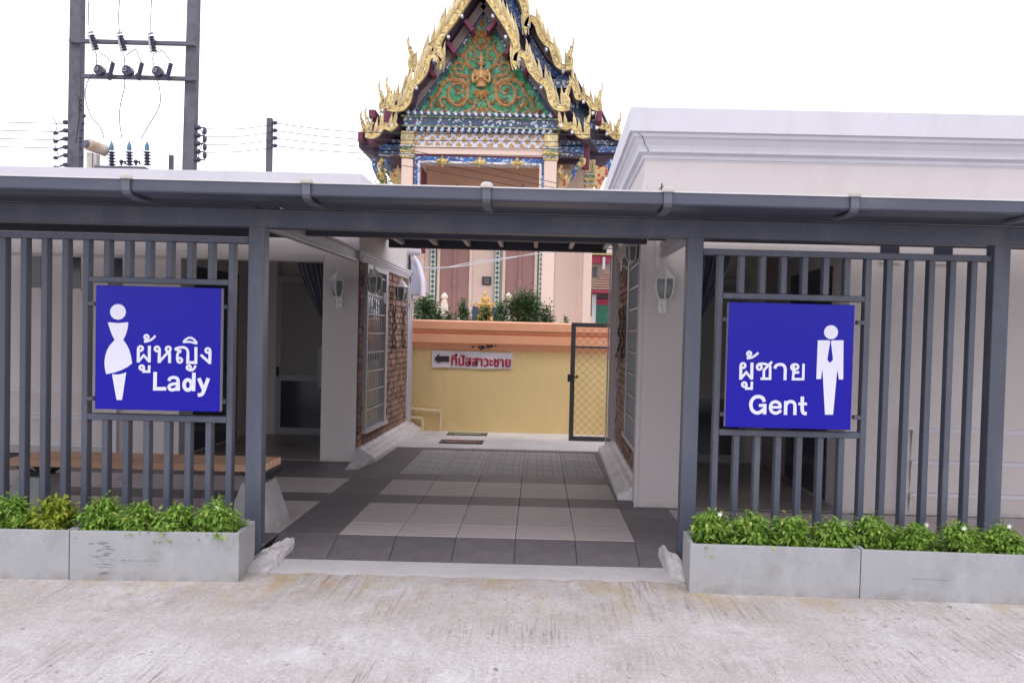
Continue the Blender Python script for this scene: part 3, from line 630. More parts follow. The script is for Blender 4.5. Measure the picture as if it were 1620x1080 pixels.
# ================================================================= PLANTERS
def planter(label, xa, ya, xb, yb, d=0.37, h=0.285):
    ang = math.atan2(yb - ya, xb - xa); ln = math.hypot(xb - xa, yb - ya)
    t = thing('planter_box', label, 'planter', (xa, ya, -0.10), ang, group='long grey concrete planter boxes along the screens')
    g = MB(); k = 0.022; z = 0.19
    o = [(0, 0), (ln, 0), (ln, d), (0, d)]; i_ = [(k, k), (ln - k, k), (ln - k, d - k), (k, d - k)]; e = 0.004
    oo = [(e, e), (ln - e, e), (ln - e, d - e), (e, d - e)]
    vs = [(x, y, 0) for x, y in o] + [(x, y, h - e) for x, y in o] + [(x, y, h) for x, y in oo] + [(x, y, h) for x, y in i_] + [(x, y, z) for x, y in i_]
    fs = []
    for r in range(4):
        for q in range(4): fs.append((r * 4 + q, r * 4 + (q + 1) % 4, r * 4 + 4 + (q + 1) % 4, r * 4 + 4 + q))
    fs.append((16, 17, 18, 19))
    g.add(vs, fs); g.part('box', CONC, t, local=True)
    s_ = MB(); rr = random.Random(int(xa * 100))
    nx = 24; nyy = 8
    for j in range(nyy + 1):
        for i in range(nx + 1): s_.v.append((k + (ln - 2 * k) * i / nx, k + (d - 2 * k) * j / nyy, z + 0.02 + rr.uniform(-0.008, 0.012)))
    s_.f = [(j * (nx + 1) + i, j * (nx + 1) + i + 1, (j + 1) * (nx + 1) + i + 1, (j + 1) * (nx + 1) + i) for j in range(nyy) for i in range(nx)]
    s_.part('soil', SOIL, t, local=True)
    return t
planter('grey planter box cut off by the left edge of the photo, with a yellowish shrub', -3.665, 5.38, -2.662, 5.405)
planter('stained grey planter box ending at the left post, below the Lady sign', -2.656, 5.405, -1.700, 5.450)
planter('clean grey planter box starting at the right post, below the Gent sign', 0.914, 5.462, 1.888, 5.424)
planter('pale grey planter box at the right edge of the photo with white flowers above', 1.893, 5.422, 2.900, 5.370)

PL = sorted([o for o in bpy.data.objects if o.name.startswith('planter_box')], key=lambda o: o.location.x)
SMU = mat('dark_smudge', (0.20, 0.20, 0.215), 0.9, 0.3, 30)
rs_ = random.Random(21); g = MB()
for k in range(34):
    x = 0.19 + rs_.gauss(0, .028); z = rs_.uniform(.03, .22); w_ = rs_.uniform(.008, .035); h_ = rs_.uniform(.0012, .003)
    g.prism([(x - w_, z), (x, z - h_), (x + w_, z + h_ * .3), (x, z + h_)], -0.0012, -0.0002)
for k in range(5): x = .30 + k * .045; g.prism([(x - .02, .118), (x, .116), (x + .025, .118), (x, .1195)], -0.0012, -0.0002)
g.part('smudge', SMU, PL[1], local=True, kind='stuff')
g = MB()
for k in range(6): x = .30 + k * .035; g.prism([(x - .02, .128), (x, .1265), (x + .03, .127), (x, .1295)], -0.0012, -0.0002)
g.part('smudge', SMU, PL[3], local=True, kind='stuff')

# ================================================================= SHRUBS
def leaf_cloud(rng, rx, ry, h, n, size, droop=0.5, base=0.35, clumps=16):
    """pointed leaves gathered in sprigs through a rounded crown; local coordinates, z up from 0"""
    g = MB(); cs = []
    for _ in range(clumps):
        u = rng.uniform(0, 2 * pi); r = math.sqrt(rng.random()); z = rng.uniform(base, 1)
        k = math.sqrt(max(0.05, 1 - ((z - base) / (1 - base)) ** 2.2)) * rng.uniform(0.75, 1.05)
        cs.append((rx * r * k * cos(u), ry * r * k * sin(u), h * z * (1 - 0.12 * r)))
    for i in range(n):
        c = cs[i % clumps]
        p = Vector((c[0] + rng.gauss(0, rx * 0.15), c[1] + rng.gauss(0, ry * 0.15), c[2] + rng.gauss(0, h * 0.10)))
        out = Vector((p.x - c[0] * 0.6, p.y - c[1] * 0.6, 0.02)); out.z += rng.uniform(-droop, 0.35) * 0.06
        out += Vector((rng.uniform(-1, 1), rng.uniform(-1, 1), rng.uniform(-0.9, 0.5))) * 0.05
        out.normalize(); s = size * rng.uniform(0.6, 1.25)
        side = out.cross(Vector((rng.uniform(-.5, .5), rng.uniform(-.5, .5), 1))); side.normalize(); nn = side.cross(out)
        wv = side * s * 0.26; m = p + out * s * 0.45 - nn * s * 0.05
        tip = p + out * s - Vector((0, 0, s * 0.18))
        g.add([p, m + wv, tip, m - wv, m - nn * s * 0.06], [(0, 4, 1), (1, 4, 2), (0, 3, 4), (3, 2, 4)])
    return g, cs
def shrub(x, y, rx, h, label, seed, yellow=False, flowers=0, ry=0.15, n=2100, group='low leafy shrubs in the planter boxes'):
    rng = random.Random(seed)
    t = thing('shrub', label, 'shrub', (x, y, 0.105), 0, group)
    g, cs = leaf_cloud(rng, rx * 1.04, ry, h * rng.uniform(.88, 1.02), n, 0.036, clumps=40, base=0.12, droop=1.1)
    g.part('leaves', LEAF1Y if yellow else LEAF1, t, kind='stuff', local=True)
    for c in cs[::3]: MB().tube([(c[0] * .15, c[1] * .15, -0.01), (c[0] * .6, c[1] * .6, c[2] * .55), c], [0.004, 0.003, 0.0015], 5).part('stem', STEM, t, local=True)
    for k in range(flowers):
        c = max(cs, key=lambda q: q[2] + rng.uniform(0, 0.05)); u = rng.uniform(-1, 1)
        p = (c[0] + u * rx * 0.5, c[1] - 0.03, c[2] + 0.012 + rng.uniform(0, .02)); f = MB()
        for q in range(5):
            a = 2 * pi * q / 5; d = Vector((cos(a), -0.35, sin(a))); s2 = Vector((-sin(a), 0, cos(a)))
            P = Vector(p); f.add([P, P + d * .009 + s2 * .005, P + d * .017, P + d * .009 - s2 * .005], [(0, 1, 2, 3)])
        f.part('flower', PETAL, t, local=True)
SH = [ # px centre, half-width px, top px, label
    (16, 34, 788, 'dark green shrub at the left edge of the photo', 0, 0), (88, 38, 785, 'yellow-green shrub in the leftmost planter box', 1, 0),
    (165, 34, 787, 'green shrub just right of the joint between the two left planters', 0, 0), (222, 34, 792, 'green shrub in the middle of the planter below the Lady sign', 0, 0),
    (280, 34, 797, 'sparser green shrub right of the middle of the planter below the Lady sign', 0, 0), (346, 36, 782, 'separate round shrub with a white flower beside the left post', 0, 1),
    (1122, 36, 812, 'green shrub beside the right post in the right-hand planters', 0, 1), (1188, 34, 810, 'yellower tufted shrub, second from the right post', 0, 0),
    (1252, 36, 814, 'green shrub, third from the right post', 0, 0), (1318, 32, 820, 'green shrub with a white flower, left of the planter joint under the Gent sign', 0, 1),
    (1380, 38, 817, 'full shrub over the joint between the two right planters', 0, 0), (1446, 36, 828, 'shrub with white flowers just right of the right planter joint', 0, 2),
    (1518, 36, 830, 'low shrub before the far right post', 0, 1), (1585, 38, 832, 'shrub at the right edge of the photo', 0, 1)]
for k, (px, hw, top, lab, yel, fl) in enumerate(SH):
    yy = 5.60 if px < 800 else 5.62
    x, _ = at(px, top + 40, yy); _, zt = at(px, top, yy)
    shrub(x, yy, hw / FPX * yy * 1.04, zt - 0.105, lab, 40 + k, bool(yel), fl)

# ================================================================= MORTAR LUMPS
def lump(label, pts, seed):
    rr = random.Random(seed); g = MB(); ring = 18; N_ = 5; Q = []
    for i in range(len(pts) - 1):
        for k in range(N_): Q.append([pts[i][c] + (pts[i + 1][c] - pts[i][c]) * k / N_ for c in range(5)])
    Q.append(pts[-1]); n = len(Q); ph = [rr.uniform(0, 6) for _ in range(6)]
    for i, (x, y, z, r, h) in enumerate(Q):
        for k in range(ring):
            a = pi * k / (ring - 1)
            j = 1 + 0.10 * sin(a * 4 + i * .5 + ph[0]) + 0.05 * sin(a * 9 - i * .9 + ph[1]) + rr.uniform(-.035, .035)
            g.v.append((x + cos(a) * r * j * 1.1, y + rr.uniform(-.006, .006), z + (sin(a) ** .7 if sin(a) > 0 else 0) * h * j * .9))
    for i in range(n - 1):
        for k in range(ring - 1): g.f.append((i * ring + k, i * ring + k + 1, (i + 1) * ring + k + 1, (i + 1) * ring + k))
    g.f += [tuple(range(ring)), tuple(reversed(range((n - 1) * ring, n * ring)))]
    o = g.part('mortar_lump', MORTAR, smooth=True); tag(o, label, 'mortar lump', 'rough white mortar lumps at the foot of the posts'); return o
lump('rough white mortar lump at the foot of the left post', [(-1.69, 5.66, -0.11, 0.10, 0.03), (-1.675, 5.78, -0.11, 0.09, 0.06), (-1.665, 5.90, -0.10, 0.08, 0.08), (-1.635, 6.02, -0.09, 0.065, 0.085), (-1.60, 6.15, -0.06, 0.035, 0.07), (-1.585, 6.22, -0.03, 0.012, 0.03)], 5)
lump('narrow pale mortar lump at the foot of the right post', [(0.93, 5.66, -0.11, 0.045, 0.03), (0.915, 5.78, -0.11, 0.05, 0.085), (0.89, 5.90, -0.10, 0.045, 0.125), (0.862, 6.02, -0.09, 0.03, 0.125), (0.845, 6.15, -0.06, 0.02, 0.085), (0.84, 6.2, -0.03, 0.01, 0.03)], 6)

# ================================================================= BENCH
bn = thing('bench', 'long wooden slatted bench on concrete blocks behind the left screen', 'bench', (-2.76, 6.8, 0))
for k in range(7):
    y = 6.55 + k * 0.066
    MB().cbox(-3.66, -1.88, y, y + 0.052, 0.372, 0.424, 0.004).part('slat', WOOD, bn)
for x in (-3.49, -1.93):
    h = 0.30
    b = MB(); B_ = [(x - .16, 6.34), (x + .16, 6.34), (x + .16, 6.86), (x - .16, 6.86)]; T_ = [(x - .09, 6.52), (x + .07, 6.52), (x + .07, 6.80), (x - .09, 6.80)]
    b.add([(a, c, 0) for a, c in B_] + [(a, c, h) for a, c in T_], [(3, 2, 1, 0), (4, 5, 6, 7)] + [(q, (q + 1) % 4, 4 + (q + 1) % 4, 4 + q) for q in range(4)])
    b.part('concrete_leg', CONC, bn)
    m_ = MB()
    m_.prism([(x - .13, .372), (x - .10, .372), (x - .02, .335), (x + .02, .335), (x + .10, .372), (x + .13, .372), (x + .045, .30), (x - .045, .30)], 6.58, 6.62)
    m_.prism([(x - .13, .372), (x - .10, .372), (x - .02, .335), (x + .02, .335), (x + .10, .372), (x + .13, .372), (x + .045, .30), (x - .045, .30)], 6.74, 6.78)
    m_.part('steel_bracket', BLACK, bn)

# ================================================================= TOILET BUILDINGS
def brick_face(parent, sgn, y0, y1, z0, z1, holes, rng, xface):
    """running-bond bricks on the passage face; sgn = +1 faces +X. The nearest 290 are single bricks, the rest one part."""
    bh, bl, jt = 0.064, 0.205, 0.010
    # one irregular brick mesh family
    ms = []
    for q in range(5):
        g = MB(); j = lambda a: a + rng.uniform(-0.02, 0.02)
        g.add([(0, -.5, -.5), (0, .5, -.5), (0, .5, .5), (0, -.5, .5),
               (1 + rng.uniform(-.2, .2), j(-.485), j(-.46)), (1 + rng.uniform(-.2, .2), j(.485), j(-.46)), (1 + rng.uniform(-.2, .2), j(.485), j(.46)), (1 + rng.uniform(-.2, .2), j(-.485), j(.46))],
              [(4, 5, 6, 7), (0, 1, 5, 4), (1, 2, 6, 5), (2, 3, 7, 6), (3, 0, 4, 7)] if sgn > 0 else [(7, 6, 5, 4), (4, 5, 1, 0), (5, 6, 2, 1), (6, 7, 3, 2), (7, 4, 0, 3)])
        if sgn < 0: g.v = [(-v[0], v[1], v[2]) for v in g.v]
        ms.append(g.mesh('brick', BRICK))
    L_ = []
    z = z0; r = 0
    while z < z1 - 0.02:
        zt = min(z + bh, z1); y = y0 - (bl / 2 if r % 2 else 0)
        while y < y1 - 0.01:
            segs = [(max(y, y0), min(y + bl, y1))]
            for (hy0, hy1, hz0, hz1) in holes:
                ns = []
                for a, b in segs:
                    if zt > hz0 + 0.01 and z < hz1 - 0.01 and b > hy0 and a < hy1:
                        if a < hy0: ns.append((a, hy0))
                        if b > hy1: ns.append((hy1, b))
                    else: ns.append((a, b))
                segs = ns
            for a, b in segs:
                if b - a > 0.03: L_.append((a, b, z, zt))
            y += bl + jt
        z += bh + jt; r += 1
    L_.sort(key=lambda q: q[0])
    rest = MB()
    for i, (a, b, c, d) in enumerate(L_):
        dp = 0.018 + rng.uniform(-.006, .007)
        if i < 290: inst('brick', ms[i % 5], parent, (xface, (a + b) / 2, (c + d) / 2), (0, 0, 0), (dp, b - a, d - c))
        else: rest.box(*sorted((xface, xface + sgn * dp)), a, b, c, d)
    if rest.v: rest.part('bricks_beyond', BRICK, parent, kind='stuff', local=True)

def sweep_y(g, prof, y0, y1):
    n = len(prof)
    g.add([(p[0], y0, p[1]) for p in prof] + [(p[0], y1, p[1]) for p in prof],
          [tuple(range(n)), tuple(reversed(range(n, 2 * n)))] + [(i, i + n, (i + 1) % n + n, (i + 1) % n) for i in range(n)])
    return g

def cornice(parent, sgn, x_far, depth, prof, m, name='cornice', side=1.0):
    """prof: (overhang, z) list; runs along the front (y=0) from the corner x=0 away to x_far, and back along x=0.  sgn=+1: building lies on the -X side"""
    g = MB(); n = len(prof)
    for (o, z) in prof: g.v.append((x_far, -o, z))
    for (o, z) in prof: g.v.append((sgn * o * side, -o, z))
    for (o, z) in prof: g.v.append((sgn * o * side, depth, z))
    for s_ in range(2):
        for i in range(n - 1):
            f = (s_ * n + i, s_ * n + i + 1, (s_ + 1) * n + i + 1, (s_ + 1) * n + i)
            g.f.append(f)
    # inner side closes back to the wall line
    return g.part(name, m, parent, local=True)

def wall_window(parent, sgn, y0, y1, z0, z1):
    """slim grilled window on the passage face, blinds behind the pane"""
    s = sgn; X = lambda a, b: tuple(sorted((s * a, s * b)))
    wf = MB().box(*X(0.0, 0.055), y0, y0 + 0.05, z0, z1).box(*X(0.0, 0.055), y1 - 0.13, y1, z0, z1).box(*X(0, 0.055), y0 + .05, y1 - .13, z1 - .05, z1)
    wf = wf.part('window', ALU, parent, local=True)
    MB().box(*X(0.0, 0.075), y0 - .02, y1 + .02, z0 - 0.03, z0 + 0.005).part('sill', WHITE, wf, local=True)
    MB().box(*X(0.0, 0.016), y0 + .05, y1 - .13, z0 + 0.005, z1 - .05).part('pane', PANEM, wf, local=True)
    n = 8
    for k in range(1, n + 1):
        z = z0 + (z1 - z0 - .05) * k / (n + .3)
        MB().box(*X(0.030, 0.042), y0 + .05, y1 - .13, z - .008, z + .008).part('grille_bar', ALU, wf, local=True)
    for k in range(1, 8):
        y = y0 + .05 + (y1 - y0 - .18) * k / 8
        MB().box(*X(0.020, 0.030), y - .006, y + .006, z0 + .005, z1 - .05).part('grille_bar', ALU, wf, local=True)
def panemat():
    m = mat('window_pane', (0.23, 0.25, 0.25), 0.08, 0.35, 1.2, coat=1.0); n = m.node_tree.nodes; l = m.node_tree.links.new
    t = n.new('ShaderNodeTexCoord'); wv = n.new('ShaderNodeTexWave'); wv.bands_direction = 'Z'; wv.inputs['Scale'].default_value = 14
    l(t.outputs['Object'], wv.inputs['Vector']); src = n['Principled BSDF'].inputs['Base Color'].links[0].from_socket
    x = n.new('ShaderNodeMix'); x.data_type = 'RGBA'; x.blend_type = 'MULTIPLY'; x.inputs[0].default_value = 0.5
    l(src, x.inputs[6]); l(wv.outputs['Color'], x.inputs[7]); l(x.outputs[2], n['Principled BSDF'].inputs['Base Color'])
    return m
PANEM = panemat()

def passage_trim(parent, sgn, y0, y1, zt, yr):
    """moulded frame round the brick panel: top band, rear pilaster; profile stepped"""
    s = sgn
    def st(g, steps, f):
        for (a, b, d) in steps: f(g, a, b, d)
        return g
    g = MB()
    for (a, b, d) in ((0.0, 0.03, 0.030), (0.03, 0.055, 0.045), (0.055, 0.085, 0.060), (0.085, 0.105, 0.072)):
        g.box(*sorted((0, s * d)), y0, y1 + a, zt + a, zt + b)
    g.part('moulding', WHITE, parent, local=True)
    g = MB()
    for (a, b, d) in ((0.0, 0.06, 0.030), (0.06, 0.12, 0.045), (0.12, 0.16, 0.030), (0.16, 0.30, 0.060)):
        g.box(*sorted((0, s * d)), y1 + a, min(y1 + b, yr), 0.15, zt + (0.0 if a > 0.1 else a))
    g.part('pilaster', WHITE, parent, local=True)
def plinth(parent, sgn, y0, y1, zt):
    s = sgn
    pr = [(0, 0), (0.20, 0), (0.20, 0.045), (0.175, 0.055), (0.15, 0.062), (0.15, 0.075), (0.115, 0.085), (0.10, 0.095), (0.10, 0.108), (0.06, 0.118), (0.045, 0.13), (0.035, zt), (0, zt)]
    if s > 0: pp = [(p[0], p[1]) for p in pr][::-1]
    else: pp = [(-p[0], p[1]) for p in pr]
    sweep_y(MB(), pp, y0, y1).part('plinth', PLINTH, parent, local=True)

def dado(parent, xa, xb, zs):
    """three shallow stepped boards on the lower front wall with a thin end post; local coords"""
    for z in zs:
        MB().box(xa, xb, -0.035, 0.0, z - 0.016, z + 0.016).part('dado_rail', WHITE, parent, local=True)
    z0 = 0.0
    for z in zs[::-1]:
        MB().add([(xa, -0.004, z0 + .02), (xb, -0.004, z0 + .02), (xb, -0.026, z - .016), (xa, -0.026, z - .016)], [(0, 1, 2, 3)] ).part('dado_panel', PAINT, parent, local=True)
        z0 = z

def ornament(parent, s, y, z0, z1, xf=0.022):
    o = MB(); rr = random.Random(int(y * 50))
    X = s * (xf + 0.02)
    o.box(*sorted((s * xf, s * (xf + .012))), y - .055, y - .03, z0, z1)
    pts = [(X + s * 0.012 * sin(k * 1.1), y + 0.03 * sin(k * .9), z0 + (z1 - z0) * k / 14) for k in range(15)]
    o.tube(pts, 0.011, 6)
    for k in range(1, 14, 1):
        p = pts[k]; o.ball((p[0] + s * .012, p[1] + rr.uniform(-.03, .03), p[2]), 0.012, 0.026, 0.016, 7, 5)
    o.ball((X + s * 0.02, y, z0 + .01), 0.035, 0.05, 0.035, 10, 7)
    o.part('wall_ornament', BRONZE, parent, local=True)

def door(parent, x0, x1, y, zt, mid, name='door'):
    d = MB().box(x0, x0 + .07, y, y + .05, 0.01, zt).box(x1 - .07, x1, y, y + .05, 0.01, zt).box(x0 + .07, x1 - .07, y, y + .05, zt - .08, zt) \
        .box(x0 + .07, x1 - .07, y, y + .05, mid - .035, mid + .035).box(x0 + .07, x1 - .07, y, y + .05, 0.01, 0.10).part(name, ALU, parent, local=True)
    MB().box(x0 + .07, x1 - .07, y + .015, y + .03, mid + .035, zt - .08).part('glass_panel', FROST, d, local=True, label='frosted upper door panel')
    MB().box(x0 + .07, x1 - .07, y + .015, y + .03, 0.10, mid - .035).part('glass_panel', GLASSD, d, local=True, label='dark lower door panel')
    MB().cbox(x0 + .02, x0 + .05, y - .04, y, mid + .02, mid + .14).part('handle', BLACK, d, local=True)

def curtain(label, xa, xb, y, zt, tie_x, tie_z, sgn):
    g = MB(); nu, nv = 40, 14
    for j in range(nv + 1):
        v = j / nv
        for i in range(nu + 1):
            u = i / nu
            xt = xa + (xb - xa) * u
            k = v ** 1.4
            x = xt + (tie_x - xt) * k * (0.93 if u < 0.5 else 0.97)
            z = zt - (zt - tie_z) * v + 0.05 * (1 - abs(2 * u - 1)) * sin(pi * v)
            g.v.append((x, y + 0.025 * sin(u * 46) * (1 - 0.5 * v) + 0.01 * sin(u * 17 + v * 3), z))
    g.f = [(j * (nu + 1) + i, j * (nu + 1) + i + 1, (j + 1) * (nu + 1) + i + 1, (j + 1) * (nu + 1) + i) for j in range(nv) for i in range(nu)]
    o = g.part('curtain', CURT, smooth=True); tag(o, label, 'curtain', 'dark sheer curtains tied back in the toilet doorways'); return o

# ---- left building: local origin at the passage-side front corner, body towards -X
LB = thing('toilet_building', 'cream toilet building left of the walkway with white parapet and brick side wall', 'building', (-1.872, 9.87, 0), radians(-1.3))
D = 3.30
MB().box(-0.005, -0.375, 0.0, D, 0.0, 2.72).part('wall', PAINT, LB, local=True)              # passage-side block and column
MB().box(-5.8, -1.86, 0.0, 2.55, 0.0, 2.72).part('wall', PAINT, LB, local=True)
MB().box(-5.8, -0.375, 2.55, D, 0.0, 2.72).part('wall', mat('inner_wall_paint', (0.76, 0.71, 0.69), 0.8, 0.05, 2), LB, local=True)
MB().box(-1.86, -0.375, 0.0, 0.16, 2.155, 2.72).box(-1.86, -0.375, -0.02, 0.18, 2.10, 2.153).box(-1.86, -0.375, -0.035, 0.17, 2.075, 2.10).part('lintel', PAINT, LB, local=True)
MB().box(-1.86, -0.375, 0.18, 2.55, 2.45, 2.55).part('ceiling', mat('ceiling_paint', (0.78, 0.76, 0.74), 0.8), LB, local=True)
MB().box(-0.46, -0.43, -0.012, 0.0, 0.0, 2.3).box(-0.04, -0.012, -0.012, 0.0, 0.0, 2.3).part('column_edge', PAINT, LB, local=True) if False else None
MB().box(-0.018, -0.004, -0.014, 0.0, 0.0, 2.6).part('corner_bead', WHITE, LB, local=True)
# roof slab and parapet cornice
MB().box(-5.8, -0.02, 0.0, D, 2.722, 2.83).part('roof', WHITE, LB, local=True)
cornice(LB, 1, -5.8, D + .1, [(0.003, 2.60), (0.004, 2.70), (0.03, 2.705), (0.045, 2.73), (0.09, 2.76), (0.11, 2.775), (0.115, 2.80), (0.18, 2.812), (0.36, 2.815), (0.36, 2.935), (0.05, 2.95)], WHITE, side=0.22)
rg = random.Random(11)
MB().box(-0.005, 0.001, 0.0, 3.07, 0.14, 2.10).part('brick_mortar_bed', BMORT, LB, local=True)
brick_face(LB, 1, 0.02, 3.07, 0.145, 2.09, [(0.17, 1.41, 0.27, 2.09)], rg, 0.001)
wall_window(LB, 1, 0.19, 1.40, 0.31, 2.08)
passage_trim(LB, 1, 0.0, 3.07, 2.09, D)
plinth(LB, 1, 0.0, D + .02, 0.15)
# plinth runs out as a wedge of mortar past the column
MB().add([(0.0, 0, 0.15), (0.04, 0, 0.15), (0.20, 0, 0.045), (0.20, 0, 0), (0.0, 0, 0), (0.02, -0.60, 0.002), (0.14, -0.50, 0.002), (0.10, -0.25, 0.05), (0.0, -0.2, 0.04)],
         [(0, 8, 7, 1), (1, 7, 2), (2, 7, 6, 3), (8, 5, 7), (7, 5, 6), (8, 0, 4), (8, 4, 5)]).part('mortar_wedge', MORTAR, LB, local=True)
for yy in (1.95, 2.65): ornament(LB, 1, yy, 1.17, 1.68)
door(LB, -1.55, -0.62, 2.30, 2.05, 0.74)
MB().box(-3.2, -1.55, 2.33, 2.55, 0.0, 2.3).part('wall', mat('inner_wall_paint', (0.76, 0.71, 0.69), 0.8), LB, local=True)
MB().box(-1.86, -1.852, 0.35, 1.75, 0.02, 2.02).part('door', GLASSD, LB, local=True, label='dark sheet standing for the unlit open side doorway on the porch')  # flat dark sheet; its colour stands for the shade inside an open doorway
dado(LB, -5.8, -2.54, (0.66, 0.385, 0.10))
MB().box(-2.55, -2.51, -0.045, 0.0, 0.0, 0.70).part('dado_post', WHITE, LB, local=True)
for x in (-3.42, -3.00, -2.56, -3.84):
    vw = MB().box(x - .075, x + .075, -0.006, 0.0, 1.735, 2.065).part('window', GLASSD, LB, local=True, label='small dark window high on the front wall')
    MB().box(x - .085, x + .085, -0.012, -0.001, 1.715, 1.735).part('sill', PAINT, vw, local=True)
MB().box(-5.8, -1.86, -0.02, 0.0, 2.10, 2.16).part('moulding', PAINT, LB, local=True)
MB().box(-1.92, -1.86, -0.022, 0.0, 0.0, 2.10).part('door_casing', PAINT, LB, local=True)
MB().box(-0.58, -0.45, 2.18, 2.29, 0.78, 1.27).part('wall', WHITE, LB, local=True) if False else None
tw = MB().cbox(-2.79, -2.60, 12.02, 12.12, 0.62, 1.15).part('towel_dispenser', mat('dispenser_white', (0.55, 0.53, 0.54), 0.5)); tag(tw, 'pale towel dispenser beside the door of the left toilet building', 'dispenser')
curtain('dark sheer curtain tied back beside the lamp column of the left building', -2.62, -2.22, 10.25, 2.13, -2.27, 1.42, 1)

# ---- right building: body towards +X
RB = thing('toilet_building', 'cream toilet building right of the walkway with tall white cornice', 'building', (0.822, 7.645, 0), radians(-0.9))
D = 3.72
MB().box(0.0, 0.45, 0.0, 0.30, 0.0, 3.0).part('column', PAINT, RB, local=True)
MB().box(0.08, 0.45, 0.30, D, 0.0, 2.6).box(0.001, 0.45, 0.30, D, 2.602, 2.998).part('wall', PAINT, RB, local=True)
MB().box(1.66, 5.6, 0.0, 2.95, 0.0, 3.0).part('wall', PAINT, RB, local=True)
MB().box(0.45, 5.6, 2.95, D, 0.0, 3.0).part('wall', mat('inner_wall_paint', (0.76, 0.71, 0.69), 0.8), RB, local=True)
MB().box(0.45, 1.66, 0.0, 0.16, 2.13, 3.0).box(0.45, 1.66, -0.02, 0.18, 2.08, 2.128).part('lintel', PAINT, RB, local=True)
MB().box(0.45, 1.66, 0.18, 2.95, 2.45, 2.55).part('ceiling', mat('ceiling_paint', (0.78, 0.76, 0.74), 0.8), RB, local=True)
MB().box(0.0, 5.6, 0.0, D, 3.002, 3.10).part('roof', WHITE, RB, local=True)
MB().box(-0.014, 0.014, -0.014, -0.001, 0.0, 2.6).part('corner_bead', PAINT, RB, local=True)
co = cornice(RB, -1, 5.6, D + .1, [(0.003, 2.79), (0.004, 2.80), (0.012, 2.803), (0.018, 2.83), (0.05, 2.85), (0.052, 2.872), (0.06, 2.90), (0.085, 2.945), (0.105, 2.962), (0.108, 2.985), (0.115, 2.99), (0.135, 2.995), (0.135, 3.18), (0.02, 3.20)], WHITE)
g = MB(); cz = [(0.118, 2.985), (0.106, 2.965), (0.098, 2.93), (0.075, 2.90), (0.066, 2.87), (0.058, 2.85)]
for k in range(len(cz) - 1):
    (o1, a1), (o2, a2) = cz[k], cz[k + 1]; xx = [0.02, 0.055, 0.075, 0.085, 0.11, 0.118]
    g.add([(xx[k] - .1, -o1 - .0025, a1), (xx[k] - .094, -o1 - .0025, a1), (xx[k + 1] - .094, -o2 - .0025, a2), (xx[k + 1] - .1, -o2 - .0025, a2)], [(0, 1, 2, 3)])
g.part('crack', BLACK, co, local=True)
_before = set(ALLCH(RB))
MB().box(-0.001, 0.005, 0.30, 3.47, 0.14, 2.26).part('brick_mortar_bed', BMORT, RB, local=True)
brick_face(RB, -1, 0.30, 3.47, 0.15, 2.24, [(0.30, 1.77, 0.39, 2.24)], rg, -0.001)
wall_window(RB, -1, 0.40, 1.76, 0.43, 2.14)
plinth(RB, -1, 0.30, D + .01, 0.15)
for yy in (2.35, 2.85): ornament(RB, -1, yy, 1.16, 1.68)
for (q0, q1, d_) in ((0.0, 0.03, 0.030), (0.03, 0.055, 0.045), (0.055, 0.085, 0.060), (0.085, 0.105, 0.072)):
    MB().box(-d_, 0, 0.30, 3.47, 2.24 + q0, 2.24 + q1).part('moulding', PAINT, RB, local=True)
for (q0, q1, d_) in ((3.47, 3.52, 0.03), (3.52, 3.56, 0.05), (3.56, 3.64, 0.065), (3.64, D, 0.10)):
    MB().box(-d_, 0, q0, q1, 0.15, 2.6).part('pilaster', PAINT, RB, local=True)
for o in ALLCH(RB):
    if o not in _before: o.location.x += 0.08
# white end post at the rear corner of the passage
MB().box(-0.045, -0.03, D - .02, D + .03, 0.0, 2.3).part('rear_edge_post', WHITE, RB, local=True)
door(RB, 0.50, 1.44, 2.80, 2.05, 0.76)
MB().box(1.652, 1.66, 0.45, 1.85, 0.02, 2.02).part('door', GLASSD, RB, local=True, label='dark sheet standing for the unlit open side doorway on the porch')  # open doorway drawn as a dark sheet, the unlit interior put into its colour
dado(RB, 2.20, 5.6, (0.685, 0.427, 0.165))
MB().box(2.13, 2.16, -0.05, 0.0, 0.0, 0.72).box(2.16, 2.20, -0.05, -.02, 0.69, .72).part('dado_post', WHITE, RB, local=True)
MB().box(1.66, 1.72, -0.022, 0.0, 0.0, 2.10).part('door_casing', PAINT, RB, local=True)
for x in (1.975, 2.40, 2.82):
    vw = MB().box(x - .075, x + .075, -0.006, 0.0, 2.035, 2.30).part('window', GLASSD, RB, local=True, label='small dark window high on the front wall')
    MB().box(x - .085, x + .085, -0.012, -0.001, 2.018, 2.035).part('sill', PAINT, vw, local=True)
MB().tube([(0.10, -0.008, 2.35), (0.10, -0.008, 1.93), (0.23, -0.008, 1.925)], 0.004, 6).part('cable', PAINT, RB, local=True)
curtain('dark sheer curtain tied back behind the right post in the right building', 1.30, 1.62, 7.95, 2.12, 1.33, 1.50, -1)
hk = MB(); x0, z0 = at(1044, 299, 7.63); hk.tube([(x0, 7.64, z0), (x0, 7.52, z0), (x0 + .08, 7.50, z0 - .004)], 0.004, 6).tube([(x0, 7.52, z0 + .025), (x0, 7.52, z0 - .025)], 0.006, 6)
tag(hk.part('cable_hook', BLACK), 'small black cable hook on the right building just above the canopy', 'hook')

